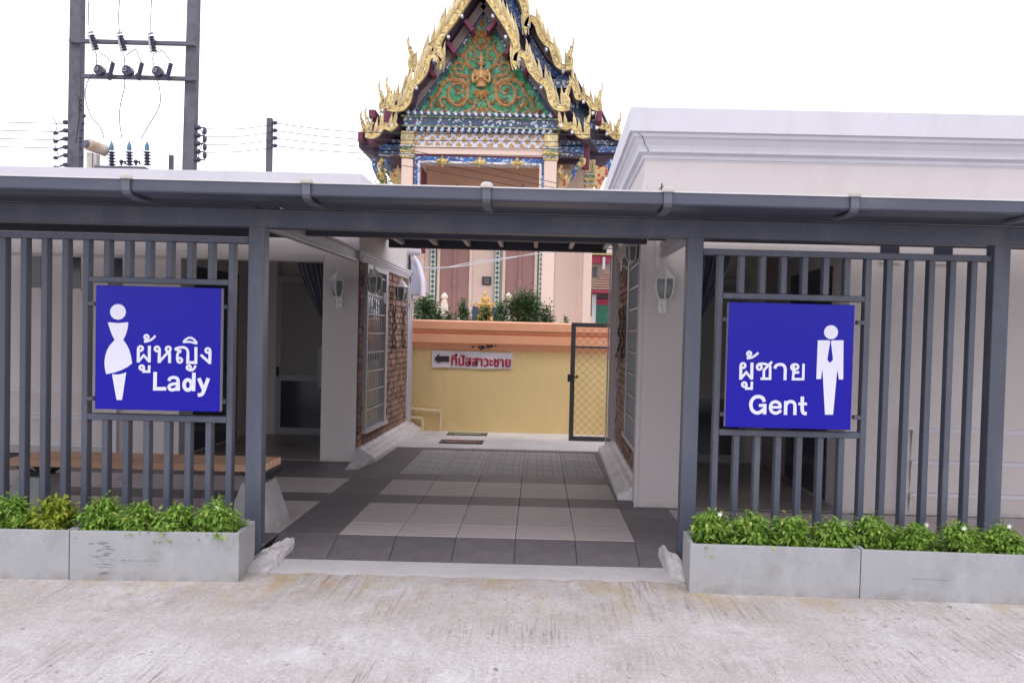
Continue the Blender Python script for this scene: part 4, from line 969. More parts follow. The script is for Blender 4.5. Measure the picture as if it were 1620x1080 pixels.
# ================================================================= WALL LAMPS
def lamp(label, loc, rz, sc=1.0):
    t = thing('wall_lamp', label, 'wall lamp', loc, rz, group='white carriage lanterns on the toilet walls'); t.scale = (sc,) * 3
    # local: wall plane is y=+0.12, lantern centre at origin; z=0 middle of the glass
    MB().lathe([(0.001, 0.012), (0.035, 0.012), (0.038, 0.0), (0.001, 0.0)], (0, 0, 0), 14).part('x', LAMPW, t) if False else None
    MB().cbox(-0.035, 0.035, 0.105, 0.12, -0.20, -0.08, 0.006).part('back_plate', LAMPW, t, local=True)
    MB().tube([(0, 0.11, -0.13), (0, 0.07, -0.155), (0, 0.02, -0.15), (0, 0, -0.125), (0, 0, -0.10)], 0.008, 8).tube([(0, 0.07, -0.155), (0, 0.04, -0.185), (0, 0.02, -0.20), (0, 0.035, -0.215)], 0.006, 6).part('arm', LAMPW, t, local=True, smooth=True)
    MB().lathe([(0.012, -0.105), (0.03, -0.095), (0.034, -0.085), (0.04, -0.08)], (0, 0, 0), 6, pi / 6).part('base_cup', LAMPW, t, local=True)
    MB().lathe([(0.044, -0.084), (0.064, -0.045), (0.075, 0.01), (0.074, 0.075)], (0, 0, 0), 6, pi / 6).part('glass', LAMPG, t, local=True)
    g = MB()
    for k in range(6):
        a = 2 * pi * k / 6 + pi / 6
        g.tube([(r * cos(a), r * sin(a), z) for r, z in ((0.047, -0.084), (0.067, -0.045), (0.078, 0.01), (0.077, 0.078))], 0.0065, 5)
    g.part('frame', LAMPW, t, local=True)
    MB().lathe([(0.074, 0.072), (0.094, 0.076), (0.094, 0.084), (0.075, 0.094), (0.058, 0.112), (0.05, 0.116), (0.045, 0.132), (0.03, 0.142), (0.024, 0.152), (0.012, 0.158), (0.008, 0.17), (0.013, 0.178), (0.006, 0.188), (0.003, 0.215), (0.001, 0.22)], (0, 0, 0), 6, pi / 6).part('cap', LAMPW, t, local=True)
lamp('white carriage lantern on the front column of the left building', (-2.07, 9.745, 1.80), 0)
lamp('white carriage lantern near the window at the front of the left brick wall', (-1.735, 9.98, 1.86), -pi / 2)
lamp('white carriage lantern at the rear end of the left brick wall, seen against the yard', (-1.70, 11.75, 1.84), -pi / 2)
lamp('white carriage lantern on the front column of the right building beside the post', (0.990, 7.52, 1.765), 0, 1.0)
lamp('small lantern tucked under the canopy at the corner of the right column', (0.80, 8.25, 2.10), pi / 2, 0.80)

# ================================================================= BOUNDARY WALL, ARROW SIGN, PIPES, GATE
bw = thing('boundary_wall', 'yellow boundary wall with stepped orange coping behind the walkway', 'wall', (0, 13.3, 0))
MB().box(-9, 9, 13.24, 13.46, -0.1, 1.15).part('yellow_face', YEL, bw)
pr = [(13.24, 1.135), (13.215, 1.15), (13.18, 1.235), (13.13, 1.236), (13.13, 1.345), (13.165, 1.352), (13.165, 1.372), (13.145, 1.38), (13.145, 1.415), (13.115, 1.422), (13.115, 1.525), (13.13, 1.535), (13.55, 1.55), (13.55, 1.15), (13.46, 1.135)]
MB().extrude_x(pr[::-1], -9, 9).part('orange_coping', ORG, bw)
g = MB(); rr = random.Random(2)
for k in range(14):
    x, z = at(770 + rr.gauss(0, 6), 549 + rr.gauss(0, 2.0), 13.2); g.ball((x, 13.195, z), 0.012 + rr.random() * .02, 0.012, 0.010 + rr.random() * .012, 7, 5)
g.part('soot_stain', mat('soot', (0.09, 0.08, 0.08), 0.9), bw)
sg = thing('arrow_sign', 'white paper sign with black arrow and red Thai lettering on the yellow wall', 'sign', (-0.9, 13.22, 1.0))
ca, cb, cc, ce = at(684, 554, 13.22), at(811, 558, 13.22), at(810, 584, 13.22), at(683, 581, 13.22)
g = MB(); N = 12
for i in range(N + 1):
    u = i / N; t_ = (ca[0] + (cb[0] - ca[0]) * u, ca[1] + (cb[1] - ca[1]) * u); b_ = (ce[0] + (cc[0] - ce[0]) * u, ce[1] + (cc[1] - ce[1]) * u + 0.012 * sin(u * 9) * 0.4)
    yb = 13.224 - 0.010 * (0.5 + 0.5 * sin(u * 11))
    g.v += [(t_[0], 13.226, t_[1]), (b_[0], yb, b_[1]), (t_[0], 13.234, t_[1]), (b_[0], yb + .006, b_[1])]
for i in range(N):
    a = i * 4; b = a + 4; g.f += [(a, a + 1, b + 1, b), (a + 2, b + 2, b + 3, a + 3), (a, b, b + 2, a + 2), (a + 1, a + 3, b + 3, b + 1)]
g.part('sheet', mat('paper_white', (0.72, 0.70, 0.76), 0.6, 0.1, 6), sg, smooth=True)
cv = conv(675, 545, 10.8, 13.2)
poly_part(sg, 'arrow', [(128, 240), (215, 152), (215, 195), (383, 195), (383, 290), (215, 290), (215, 328)], cv, 13.204, 13.2085, mat('arrow_black', (0.03, 0.025, 0.035), 0.5))
x0, z0 = at(714.0, 577.2, 13.2); x1, _ = at(807.5, 579, 13.2)
tx = text_part(sg, 'lettering', '\u0e17\u0e35\u0e48\u0e1b\u0e31\u0e2a\u0e2a\u0e32\u0e27\u0e30\u0e0a\u0e32\u0e22', x0, x1, z0, 0.112, 13.2065, mat('letter_red', (0.40, 0.0, 0.03), 0.5), 0.0, 0.0, 0.60, bold=0.006)
# lettering follows the slight slope of the sheet
me = tx.data; zz = [v.co.x for v in me.vertices]; a0, a1 = min(zz), max(zz)
for v in me.vertices: v.co.z += -0.006 * (v.co.x - a0) / (a1 - a0)
def pipe(label, px, r=0.02):
    t = thing('water_pipe', label, 'pipe', (px[1][0], 13.2, 0), group='cream water pipes on the yellow wall')
    g = MB(); P = [(x, 13.2, z) for x, z in px]; g.tube(P[:2], r, 10).tube(P[1:], r, 10)
    g.part('pipe', PIPE, t, smooth=True)
    MB().ball((P[1][0], 13.2, P[1][1]), r * 1.45, seg=12).part('elbow', PIPE, t, smooth=True)
    v = MB().tube([(P[0][0] + .06, 13.2, P[0][2]), (P[0][0] + .13, 13.2, P[0][2])], r * 1.3, 10).part('valve', PIPE, t)
    MB().box(P[0][0] + .05, P[0][0] + .14, 13.165, 13.185, P[0][2] + r, P[0][2] + r * 2).part('red_handle', RED, v)
pipe('longer cream water pipe with red tap low on the yellow wall', [(-1.95, 0.315), (-1.325, 0.280), (-1.335, 0.0)])
pipe('shorter cream water pipe with red tap below the longer one', [(-1.95, 0.192), (-1.585, 0.175), (-1.583, 0.0)])
gt = thing('mesh_gate', 'dark framed wire mesh gate standing open at the end of the walkway', 'gate', (1.3, 12.43, 0))
MB().cbox(0.435, 0.495, 12.41, 12.45, 0.0, 1.545).cbox(0.495, 1.35, 12.41, 12.45, 1.49, 1.545).cbox(0.495, 1.35, 12.41, 12.45, 0.0, 0.055).cbox(1.35, 1.41, 12.41, 12.45, 0, 1.545).part('frame', GATEM, gt)
MB().cbox(0.495, 1.35, 12.415, 12.445, 1.215, 1.24).part('middle_rail', GATEM, gt)
g = MB(); pch = 0.105
def wires(z0, z1):
    x0, x1 = 0.495, 1.35
    for sg_ in (1, -1):
        k = -20
        while k < 30:
            # line x = x0 + k*pch + sg*(z-z0)
            pts = []
            c = x0 + k * pch
            za, zb = z0, z1
            xa = c + sg_ * (za - z0) * 1.0; xb = c + sg_ * (zb - z0) * 1.0
            # clip in x
            lo, hi = (za, zb)
            if sg_ > 0: lo = max(lo, z0 + (x0 - c)); hi = min(hi, z0 + (x1 - c))
            else: lo = max(lo, z0 + (c - x1)); hi = min(hi, z0 + (c - x0))
            if hi - lo > 0.01: g.tube([(c + sg_ * (lo - z0), 12.43 + sg_ * .002, lo), (c + sg_ * (hi - z0), 12.43 + sg_ * .002, hi)], 0.0016, 4, caps=False)
            k += 1
wires(0.055, 1.215); wires(1.24, 1.49)
g.part('wire_mesh', GATEM, gt)
lk = MB().cbox(0.40, 0.47, 12.385, 12.41, 0.77, 0.87).part('latch', BLACK, gt); MB().lathe([(0.012, 0), (0.012, .03)], (0.52, 12.40, 0.83), 8).cbox(0.47, 0.54, 12.39, 12.40, 0.82, 0.84).part('bolt', BLACK, lk)
# quarter-round awning on the far wall
aw = thing('awning', 'white curved awning with scalloped edge past the end of the left building', 'awning', (-1.75, 13.15, 2.2))
p0 = at(652, 402, 13.1); pts = [at(652, 403, 13.1), at(659, 414, 13.1), at(664, 428, 13.1), at(667, 445, 13.1), at(667, 468, 13.1)]
g = MB()
for q in strip(smoothline([Vector(p) for p in pts], 4), 0.02): g.prism([(v.x, v.y) for v in q], 13.00, 13.45)
g.part('shell', mat('awning_white', (0.62, 0.62, 0.76), 0.5, 0.03, 2), aw)
x0, z0 = at(650, 466, 13.1)
g = MB().prism([at(650, 410, 13.1), at(658, 415, 13.1), at(662, 430, 13.1), at(665, 446, 13.1), at(665, 466, 13.1), at(650, 466, 13.1)], 13.02, 13.04).part('side_panel', MATS['awning_white'], aw)
for k in range(5): xk, zk = at(651.5 + k * 3, 467, 13.1); MB().ball((xk, 13.03, zk), 0.013, 0.006, 0.02, 8, 6).part('scallop', GALV, aw)
MB().tube([(at(650, 404, 13.1)[0], 13.0, at(650, 404, 13.1)[1]), (at(650, 448, 13.1)[0], 13.0, at(650, 448, 13.1)[1])], 0.012, 8).part('bracket', BLACK, aw)
for (a, b) in ((648, 657), (648, 662)): pass
gp = MB().tube([(-1.95, 13.0, 2.46), (-1.63, 13.0, 2.46)], 0.045, 12)
tag(gp.part('drain_pipe', WHITE, smooth=True), 'white round pipe end under the roof at the rear of the left building', 'pipe')
def cable(name, pts, r, m, label, cat='cable', group=None, k=6):
    o = MB().tube(smoothline([Vector(p) for p in pts], k), r, 5).part(name, m, smooth=True); return tag(o, label, cat, group)
def P3(px, py, Y): x, z = at(px, py, Y); return (x, Y, z)
cable('cable', [P3(648, 423, 13.0), P3(700, 424, 16), P3(760, 413, 20), P3(880, 398, 26)], 0.010, WIREG, 'upper of two pale cables crossing in front of the temple wall', group='pale cables under the canopy end')
cable('cable', [P3(648, 424, 13.0), P3(720, 422, 16), P3(780, 413, 20), P3(850, 400, 24)], 0.010, WIREG, 'lower of two pale cables crossing in front of the temple wall', group='pale cables under the canopy end')

# ================================================================= TEMPLE
struct('temple_terrace', MB().box(-40, 40, 13.6, 90, -0.29, 1.22), mat('terrace_ground', (0.36, 0.35, 0.32), 0.9, 0.1, 1))
T = thing('temple', 'Thai temple hall with gold flame-tipped gables and green pediment behind the yellow wall', 'temple', (-1.9, 31, 1.22))
SK = 0.18                                       # the hall is turned slightly: depth runs a little to the right
def px2(pts, Y): return [Vector(at(p[0], p[1], Y)) for p in pts]
def skew_extrude(g, pts, y0, y1, thick=0.06):
    """sheet under a chain of 2-D points pushed back along the hall's axis"""
    q = strip(pts, thick)
    for a in q:
        n = 4; v0 = [(p.x, y0, p.y) for p in a]; v1 = [(p.x + SK * (y1 - y0), y1, p.y) for p in a]
        g.add(v0 + v1, [(0, 1, 2, 3), (7, 6, 5, 4)] + [(i, i + n, (i + 1) % n + n, (i + 1) % n) for i in range(n)])
    return g
def mir(pts, ax): return [(2 * ax - x, y) for x, y in pts]
# one fin, 0.42 m tall, base at origin, in XZ
fg = MB(); fo = [(-.085, -.05), (-.10, .06), (-.085, .17), (-.045, .28), (-.02, .37), (.02, .46), (.025, .36), (.06, .26), (.085, .14), (.08, .02), (.07, -.05)]
n_ = len(fo); fg.v = [(x, -.015, z) for x, z in fo] + [(x, .045, z) for x, z in fo] + [(0, -.05, .12)]
fg.f = [(i, (i + 1) % n_, 2 * n_) for i in range(n_)] + [tuple(reversed(range(n_, 2 * n_)))] + [(i, i + n_, (i + 1) % n_ + n_, (i + 1) % n_) for i in range(n_)]
FINM = fg.mesh('roof_fin', FIN)
TIP = [(-2.5, 0), (-3, -12), (0, -18.5), (-2, -23), (-3.2, -30), (-4.4, -37), (-4.6, -43), (-1.2, -50), (-2.2, -41), (-.4, -35.5), (3.2, -32), (2.2, -29.5), (5.4, -25.5), (4.2, -22.5), (9.6, -21.5), (7.4, -15.5), (8, -11), (5.5, -8), (9, -3), (10, 1), (4, 3)]
def gable_side(left, name_y, width, fin_side, Y, tip=None, thick=0.16, fins=True, fin_sc=1.0, tipsc=1.0, fstep=13.0, side=1):
    g = MB(); P = smoothline(px2(left, Y), 4)
    wm = width / FPX * Y
    nP = len(P); ws_ = [wm * (1 if (tip or i < nP * .75) else max(.25, (nP - i) / (nP * .25))) for i in range(nP)]
    stroke(g, [(p.x, p.y) for p in P], ws_, Y - thick, Y)
    bo = g.part('bargeboard', GOLD, T)
    g = MB()   # thin pale edge lines and a round raised bead along the board
    for off in (wm * .46, -wm * .46):
        Q = []
        for i, p in enumerate(P):
            d = (P[min(i + 1, len(P) - 1)] - P[max(i - 1, 0)]).normalized(); Q.append((p.x - d.y * off, Y - thick - .01, p.y + d.x * off))
        g.tube(Q, 0.016, 5)
    g.part('edge_bead', FIN, bo)
    if fins:
        acc = 0; st = fstep / FPX * Y
        for i in range(len(P) - 1):
            a, b = P[i], P[i + 1]; d = (b - a); ln = d.length
            if ln < 1e-6: continue
            dn = d / ln; nn = Vector((-dn.y, dn.x)) * fin_side
            while acc < ln:
                if nn.y > 0.15:
                    c = a + dn * acc + nn * wm * 0.42
                    o = inst('roof_fin', FINM, T, Vector((c.x, Y - thick * .5, c.y)) - T.location, (0, side * 0.12, 0), (side * fin_sc * .80, 1, fin_sc * (1.34 + .1 * sin(i))))
                acc += st
            acc -= ln
    if tip:
        s = -1 if side < 0 else 1
        k = tipsc
        poly = [(tip[0] + s * -0 + (x * k if side > 0 else -x * k), tip[1] + y * k) for x, y in TIP]
        q = px2(poly, Y)
        MB().prism([(v.x, v.y) for v in q], Y - thick * .8, Y + .02).part('flame_finial', FIN, T)
        MB().tube([(v[0], Y - thick * .8 - .01, v[1]) for v in [tuple(at(tip[0] + (x * k if side > 0 else -x * k), tip[1] + y * k, Y)) for x, y in ((3, 1), (1, -10), (4, -18), (0, -27), (-2.4, -38), (-2, -46))]], [0.05, 0.055, 0.045, .03, .02, .006], 6).part('finial_ridge', GOLD, T)
    return P
YF, YB = 29.5, 31.6
# front gable
FL = [(757, -25), (740, 0), (718, 33), (701, 55), (694, 70), (695, 82), (699.5, 96), (697.5, 112)]
FR = [(757, -25), (774, 0), (796, 33), (807.5, 52), (817, 74), (815, 88), (813.5, 100), (817, 112)]
FL2 = [(697, 100), (690, 92), (683, 90), (677, 97), (673, 113), (663, 128), (655, 135), (650, 144), (646, 161), (638, 171), (626, 174), (614, 172)]
FR2 = [(815, 99), (818, 90), (825, 88), (833, 94), (840, 112), (852, 127), (862, 134), (868, 143), (872, 160), (879, 170), (890, 173), (900, 171)]
FL3 = [(628, 196), (618, 204), (611, 201), (603, 205), (597, 213), (588, 216), (580, 214)]
FR3 = [(884, 197), (895, 203), (902, 200), (909, 205), (915, 213), (922, 216), (932, 214)]
gable_side(FL, 0, 11, -1, YF, side=1); gable_side(FR, 0, 11, 1, YF, side=-1)
gable_side(FL2, 0, 9.5, -1, YF, tip=(615, 172), side=1); gable_side(FR2, 0, 9.5, 1, YF, tip=(899, 171), side=-1)
gable_side(FL3, 0, 9, -1, YF, tip=(581, 214), side=1, tipsc=.85, fin_sc=.75); gable_side(FR3, 0, 9, 1, YF, tip=(931, 214), side=-1, tipsc=.85, fin_sc=.75)
# rear gable, partly hidden behind the front one
BR = [(776.5, -75), (800, -38), (823, -2), (829, 12), (833, 29), (831.5, 43), (832, 58)]
BR2 = [(832, 45), (836, 35), (842, 32), (850, 42), (855, 57), (864, 70), (872, 76), (877, 90), (882, 104), (892, 109), (905, 108)]
BR3 = [(903, 128), (910, 141), (914, 156), (922, 154), (930, 160), (938, 171), (952, 175)]
BR4 = [(943, 197), (953, 202), (958, 200), (964, 209), (972, 217), (981, 219)]
AXB = 776.5
for ch, wd, tp, k in ((BR, 10, None, 1), (BR2, 9.5, (904, 108), 1.0), (BR3, 9, (950, 175), .9), (BR4, 8.5, (979, 219), .85)):
    gable_side(ch, 0, wd, 1, YB, tip=tp, side=-1, tipsc=k, fin_sc=.95 if wd > 9 else .75)
    m_ = mir(ch, AXB); tm = (2 * AXB - tp[0], tp[1]) if tp else None
    gable_side(m_, 0, wd, -1, YB, tip=tm, side=1, tipsc=k, fin_sc=.95 if wd > 9 else .75)
# roof shells between and behind the gables (dark undersides)
def merged(a, b): return a + b
for A, B_, m_ in ((FL[:6], FL2[3:], 1), (FR[:6], FR2[3:], 1)):
    g = MB(); skew_extrude(g, px2([(x, y - 1) for x, y in A], YF), YF, 36.0); skew_extrude(g, px2([(x, y - 1) for x, y in B_], YF), YF, 36.0)
    g.part('roof', SOFF, T)
for A in (FL3, FR3):
    g = MB(); skew_extrude(g, px2([(x, y + 1) for x, y in A], YF), YF, 35.5); g.part('eave_roof', SOFF, T)
for A in (BR, BR2, BR3, BR4):
    for q in (A, mir(A, AXB)):
        g = MB(); skew_extrude(g, px2(q, YB), YB, 44.0); g.part('roof', SOFF, T)
# dark gable wall behind the boards, closing the roof space
g = MB().prism([tuple(v) for v in px2([(757, -22), (700, 66), (678, 110), (652, 146), (640, 176), (640, 190), (880, 190), (872, 170), (866, 146), (838, 108), (814, 66)], 30.7)], 30.7, 30.85)
g.part('gable_wall', SOFF, T)
MB().prism([tuple(v) for v in px2([(776, -70), (835, 20), (850, 60), (880, 108), (905, 125), (905, 190), (655, 190), (655, 110), (720, 40)], 32.6)], 32.6, 32.7).part('gable_wall', SOFF, T)
MB().prism([tuple(v) for v in px2([(880, 160), (940, 165), (945, 215), (884, 215)], 32.4)], 32.4, 32.5).part('gable_wall', NAVYM, T)
# blue mosaic raking band of the rear gable
g = MB(); stroke(g, [tuple(v) for v in px2([(792, -30), (815, 20), (845, 78), (862, 105), (895, 128)], 32.3)], 0.26, 32.25, 32.5); g.part('blue_band', BLUEM, T)
g = MB(); stroke(g, [tuple(v) for v in px2([(816, -10), (838, 40), (868, 90), (892, 116)], 32.2)], 0.20, 32.1, 32.4); g.part('raking_board', RAFT, T)
# pediment
YP = 30.35
tri = [(765, 27), (658, 183), (872, 183)]
MB().prism([tuple(v) for v in px2(tri, YP)], YP, YP + .12).part('pediment', GREENM, T)
for a, b in (((765, 8), (644, 183)), ((765, 8), (886, 183))):
    g = MB(); stroke(g, [tuple(v) for v in px2([a, b], YP - .12)], 0.24, YP - .2, YP + .05); g.part('raking_board', RAFT, T)
for a, b in (((765, 22), (655, 183)), ((765, 22), (875, 183))):
    g = MB(); stroke(g, [tuple(v) for v in px2([a, b], YP - .02)], 0.10, YP - .06, YP + .02); g.part('mosaic_trim', NAVYM, T)
for (x, y) in ((737, 37), (709, 71), (676, 107), (784, 37), (812, 73), (842, 103)):    # maroon purlin ends and white blocks
    v = px2([(x - 5, y + 1), (x + 5, y + 1)], 30.0); s = 1 if x < 760 else -1
    a = px2([(x, y), (x + 12 * s, y + 16)], 30.0); g = MB(); stroke(g, [tuple(q) for q in a], .12, 29.7, 30.3); g.part('purlin_end', MAROON, T)
for (x, y) in ((731, 27), (710, 60), (687, 97), (659, 140), (607, 176), (780, 27), (800, 60), (822, 96), (856, 139), (603, 208), (620, 199), (888, 200), (905, 210), (837, 42), (864, 80), (891, 114), (923, 162), (938, 180), (944, 203), (960, 213)):
    v = at(x, y, YF - .05); MB().box(v[0] - .055, v[0] + .055, 29.36, 29.5, v[1] - .055, v[1] + .055).part('white_block', WHITM, T) if False else MB().box(v[0] - .04, v[0] + .04, 29.33, 29.5, v[1] - .04, v[1] + .04).part('lamp_block', WHITM, T)
# carved scrolls on the pediment (traced in a 5.4x enlargement of the photo)
cvp = lambda p, Y=YP: at(620 + p[0] / 5.4, p[1] / 5.4, Y)
AX = 768
def scroll(g, pts, r0, r1, s):
    for s in (s,):
        P = [((AX + (p[0] - AX) * s), p[1]) for p in pts]
        Q = smoothline([Vector(cvp(p)) for p in P], 4); n = len(Q)
        rs = [((r0 + (r1 - r0) * i / (n - 1)) * (1 + .3 * sin(i * 1.7))) * 1.35 / 5.4 / FPX * YP for i in range(n)]
        g.tube([(q.x, YP - .02, q.y) for q in Q], rs, 6, squash=0.8)
SC = [([(640, 655), (655, 700), (645, 770), (640, 840), (600, 895), (545, 905), (500, 870), (480, 810), (500, 745), (550, 715), (600, 730), (612, 770), (580, 805), (545, 795)], 15, 6),
      ([(650, 740), (600, 700), (540, 685), (480, 690), (430, 730), (405, 790), (370, 830), (340, 870), (325, 930), (280, 955), (250, 975)], 17, 7),
      ([(660, 660), (600, 650), (555, 635), (530, 590), (545, 545), (590, 540), (610, 575), (590, 600), (565, 590)], 15, 7),
      ([(680, 580), (640, 545), (625, 500), (640, 450), (680, 420), (715, 450), (710, 500), (680, 515), (665, 490)], 14, 6),
      ([(650, 380), (665, 400), (650, 440), (610, 470), (590, 510)], 14, 5),
      ([(735, 850), (715, 880), (700, 920), (655, 950), (590, 965), (550, 985)], 13, 6),
      ([(400, 850), (420, 900), (460, 950), (500, 985)], 14, 8), ([(430, 840), (480, 835), (530, 880)], 10, 5),
      ([(500, 640), (515, 680), (470, 700), (430, 720)], 10, 6), ([(700, 350), (720, 390), (745, 415), (768, 430)], 12, 10),
      ([(690, 300), (715, 330), (740, 345), (755, 380)], 13, 8), ([(725, 250), (735, 290), (750, 310)], 12, 8),
      ([(300, 985), (350, 960), (400, 965), (420, 985)], 12, 8), ([(690, 985), (720, 950), (745, 920)], 14, 7), ([(600, 560), (660, 560), (700, 600)], 9, 6)]
for pts, a, b in SC:
    for s_ in (1, -1): g = MB(); scroll(g, pts, a, b, s_); g.part('gilded_scroll', BROWNG, T, smooth=True)
rr = random.Random(9)
leafpts = [(768, 200, 0, 60), (768, 300, 0, 60), (735, 330, -.5, 40), (800, 330, .5, 40), (700, 345, -.9, 40), (836, 345, .9, 40), (768, 400, pi, 45), (660, 385, -.6, 35), (876, 385, .6, 35), (590, 470, -.8, 30), (946, 470, .8, 30),
           (500, 650, -.6, 40), (1036, 650, .6, 40), (560, 770, -1.2, 35), (976, 770, 1.2, 35), (600, 860, .8, 38), (936, 860, -.8, 38), (560, 880, .2, 34), (976, 880, -.2, 34), (330, 850, -.6, 38), (1206, 850, .6, 38), (280, 960, -1, 40), (1256, 960, 1, 40),
           (380, 900, -.3, 34), (1156, 900, .3, 34), (450, 920, .5, 34), (1086, 920, -.5, 34), (670, 880, -.5, 36), (866, 880, .5, 36), (768, 960, 0, 60), (735, 975, -.6, 44), (801, 975, .6, 44), (540, 960, -.5, 34), (996, 960, .5, 34), (690, 600, -.8, 30), (846, 600, .8, 30), (545, 530, -1, 28), (990, 530, 1, 28), (420, 740, -1, 32), (1116, 740, 1, 32), (475, 870, -.7, 28), (1061, 870, .7, 28)]
for (x, y, a, l_) in leafpts:
    c = Vector(cvp((x, y))); l2 = l_ * 1.5 / 5.4 / FPX * YP; d = Vector((sin(a), cos(a))); n2 = Vector((d.y, -d.x))
    pts = [c - d * l2 * .4, c - d * l2 * .1 + n2 * l2 * .36, c + d * l2 * .2 + n2 * l2 * .22, c + d * l2 * .65, c + d * l2 * .2 - n2 * l2 * .22, c - d * l2 * .1 - n2 * l2 * .36]
    g = MB(); n = 6; g.v = [(p.x, YP - .03, p.y) for p in pts] + [(c.x, YP - .13, c.y)] + [(p.x, YP + .01, p.y) for p in pts]
    g.f = [((i + 1) % n, i, n) for i in range(n)] + [(i, (i + 1) % n, 7 + (i + 1) % n, 7 + i) for i in range(n)]
    g.part('gilded_leaf', BROWNG, T)
# praying figure in the middle
g = MB(); u = 1 / 5.4 / FPX * YP
C = lambda x, y, d=.12: (cvp((x, y))[0], YP - d, cvp((x, y))[1])
g.ball(C(766, 548), 25 * u, .12, 33 * u, 12, 9); g.lathe([(30 * u, 0), (27 * u, 12 * u), (18 * u, 26 * u), (10 * u, 45 * u), (3 * u, 66 * u), (.001, 72 * u)], C(766, 520), 10)
g.tube([C(766, 575), C(766, 605)], 13 * u, 8); g.ball(C(766, 648, .06), 66 * u, .20, 48 * u, 14, 9); g.tube([C(766, 630, .08), C(766, 690, .08), C(766, 750, .08)], [58 * u, 46 * u, 46 * u], 12, squash=.6)
for s in (-1, 1):
    g.ball(C(766 + s * 55, 622), 20 * u, .11, 20 * u, 10, 7); g.ball(C(766 + s * 27, 550), 5 * u, .05, 16 * u, 6, 5)
    g.tube([C(766 + s * 58, 622, .13), C(766 + s * 74, 670, .15), C(766 + s * 68, 716, .19)], [16 * u, 14 * u, 12 * u], 9)
    g.tube([C(766 + s * 68, 716, .19), C(766 + s * 35, 700, .28), C(766 + s * 9, 672, .32)], [13 * u, 11 * u, 8 * u], 9)
    g.tube([C(766 + s * 7, 690, .33), C(766 + s * 6, 655, .33), C(766 + s * 3, 625, .33)], [9 * u, 8 * u, 3 * u], 7)
g.ball(C(766, 551, .23), 4 * u, .03, 9 * u, 6, 5)
fig = g.part('praying_figure', mat('figure_gold', (0.56, 0.32, 0.13), 0.35, 0.1, 8, metal=0.15), T)
md = fig.modifiers.new('one_skin', 'REMESH'); md.mode = 'VOXEL'; md.voxel_size = 0.014; md.use_smooth_shade = True
for a in (-1.15, -.6, 0, .6, 1.15):
    c = Vector(cvp((766, 775))); d = Vector((sin(a), -cos(a))); n2 = Vector((-d.y, d.x)); l2 = 88 * u
    g = MB(); pts = [c, c + d * l2 * .35 + n2 * l2 * .26, c + d * l2 * .7 + n2 * l2 * .16, c + d * l2, c + d * l2 * .7 - n2 * l2 * .16, c + d * l2 * .35 - n2 * l2 * .26]
    g.v = [(p.x, YP - .06, p.y) for p in pts] + [((c + d * l2 * .45).x, YP - .18, (c + d * l2 * .45).y)] + [(p.x, YP, p.y) for p in pts]
    g.f = [(i, (i + 1) % 6, 6) for i in range(6)] + [((i + 1) % 6, i, 7 + i, 7 + (i + 1) % 6) for i in range(6)]
    g.part('lotus_petal', MATS['figure_gold'], T)
# entablature
YE = 30.0
def ent(name, x0, x1, ya, yb, m, Y=YE, d=0.5, proud=0.0):
    a = at(x0, ya + (x0 - 757) * .0248, Y); b = at(x1, yb + (x1 - 757) * .0248, Y)
    return MB().box(a[0], b[0], Y - proud, Y + d, at(757, yb, Y)[1], at(757, ya, Y)[1]).part(name, m, T)
ent('frieze_band', 640, 884, 189, 204, NAVYM, proud=.16)
ent('frieze_cornice', 636, 887, 187.5, 190, GGRN, proud=.24); ent('frieze_cornice', 637, 887, 202.5, 204.5, GGRN, proud=.2)
ent('frieze_field', 650, 872, 204, 216, NAVYM, proud=.06); ent('white_frieze', 652, 868, 212, 234, WHITM, proud=.10)
ent('lintel_beam', 653, 866, 234, 247, PINK, proud=.12); ent('lintel_lip', 653, 866, 234, 236.5, CREAM, proud=.16)
ent('maroon_strip', 655, 864, 247, 250, MAROON, proud=.06); ent('blue_frame', 656, 862, 250, 257, BLUEM, proud=.08)
ent('white_mosaic_line', 662, 856, 257, 260, WHITM, proud=.08)
pm_ = MB(); po = [(-.10, 0), (-.075, .05), (-.10, .09), (-.04, .13), (0, .21), (.04, .13), (.10, .09), (.075, .05), (.10, 0)]; pm_.prism(po, -.03, .03)
PETM = pm_.mesh('lotus_petal', NAVYM); PETW = MB().prism([(-.035, .0), (0, .15), (.035, 0), (0, -.02)], -.05, .0).mesh('petal_tip', WHITM)
for k in range(22):
    x = 648 + k * 10.6
    for (yy, fl, pr_) in ((188, 1, .26), (205, -1, .2)):
        v = at(x, yy + (x - 757) * .0248, YE)
        o = inst('lotus_petal', PETM, T, Vector((v[0], YE - pr_, v[1])) - T.location, (0, 0, 0), (1, 1, fl))
        inst('petal_tip', PETW, o, (0.01, -.03, .03))
DM = MB().prism([(-.10, 0), (0, -.115), (.10, 0), (0, .115)], -.03, .02).mesh('diamond_tile', BROWNG)
for r in range(3):
    for k in range(13 if r != 1 else 12):
        x = 660 + k * 16.6 + (8.3 if r == 1 else 0); y = 215 + r * 8.2
        if x > 866: continue
        v = at(x, y + (x - 757) * .0248, YE); inst('diamond_tile', DM, T, Vector((v[0], YE - .115, v[1])) - T.location, (0, 0, 0), (.8, 1, .8))
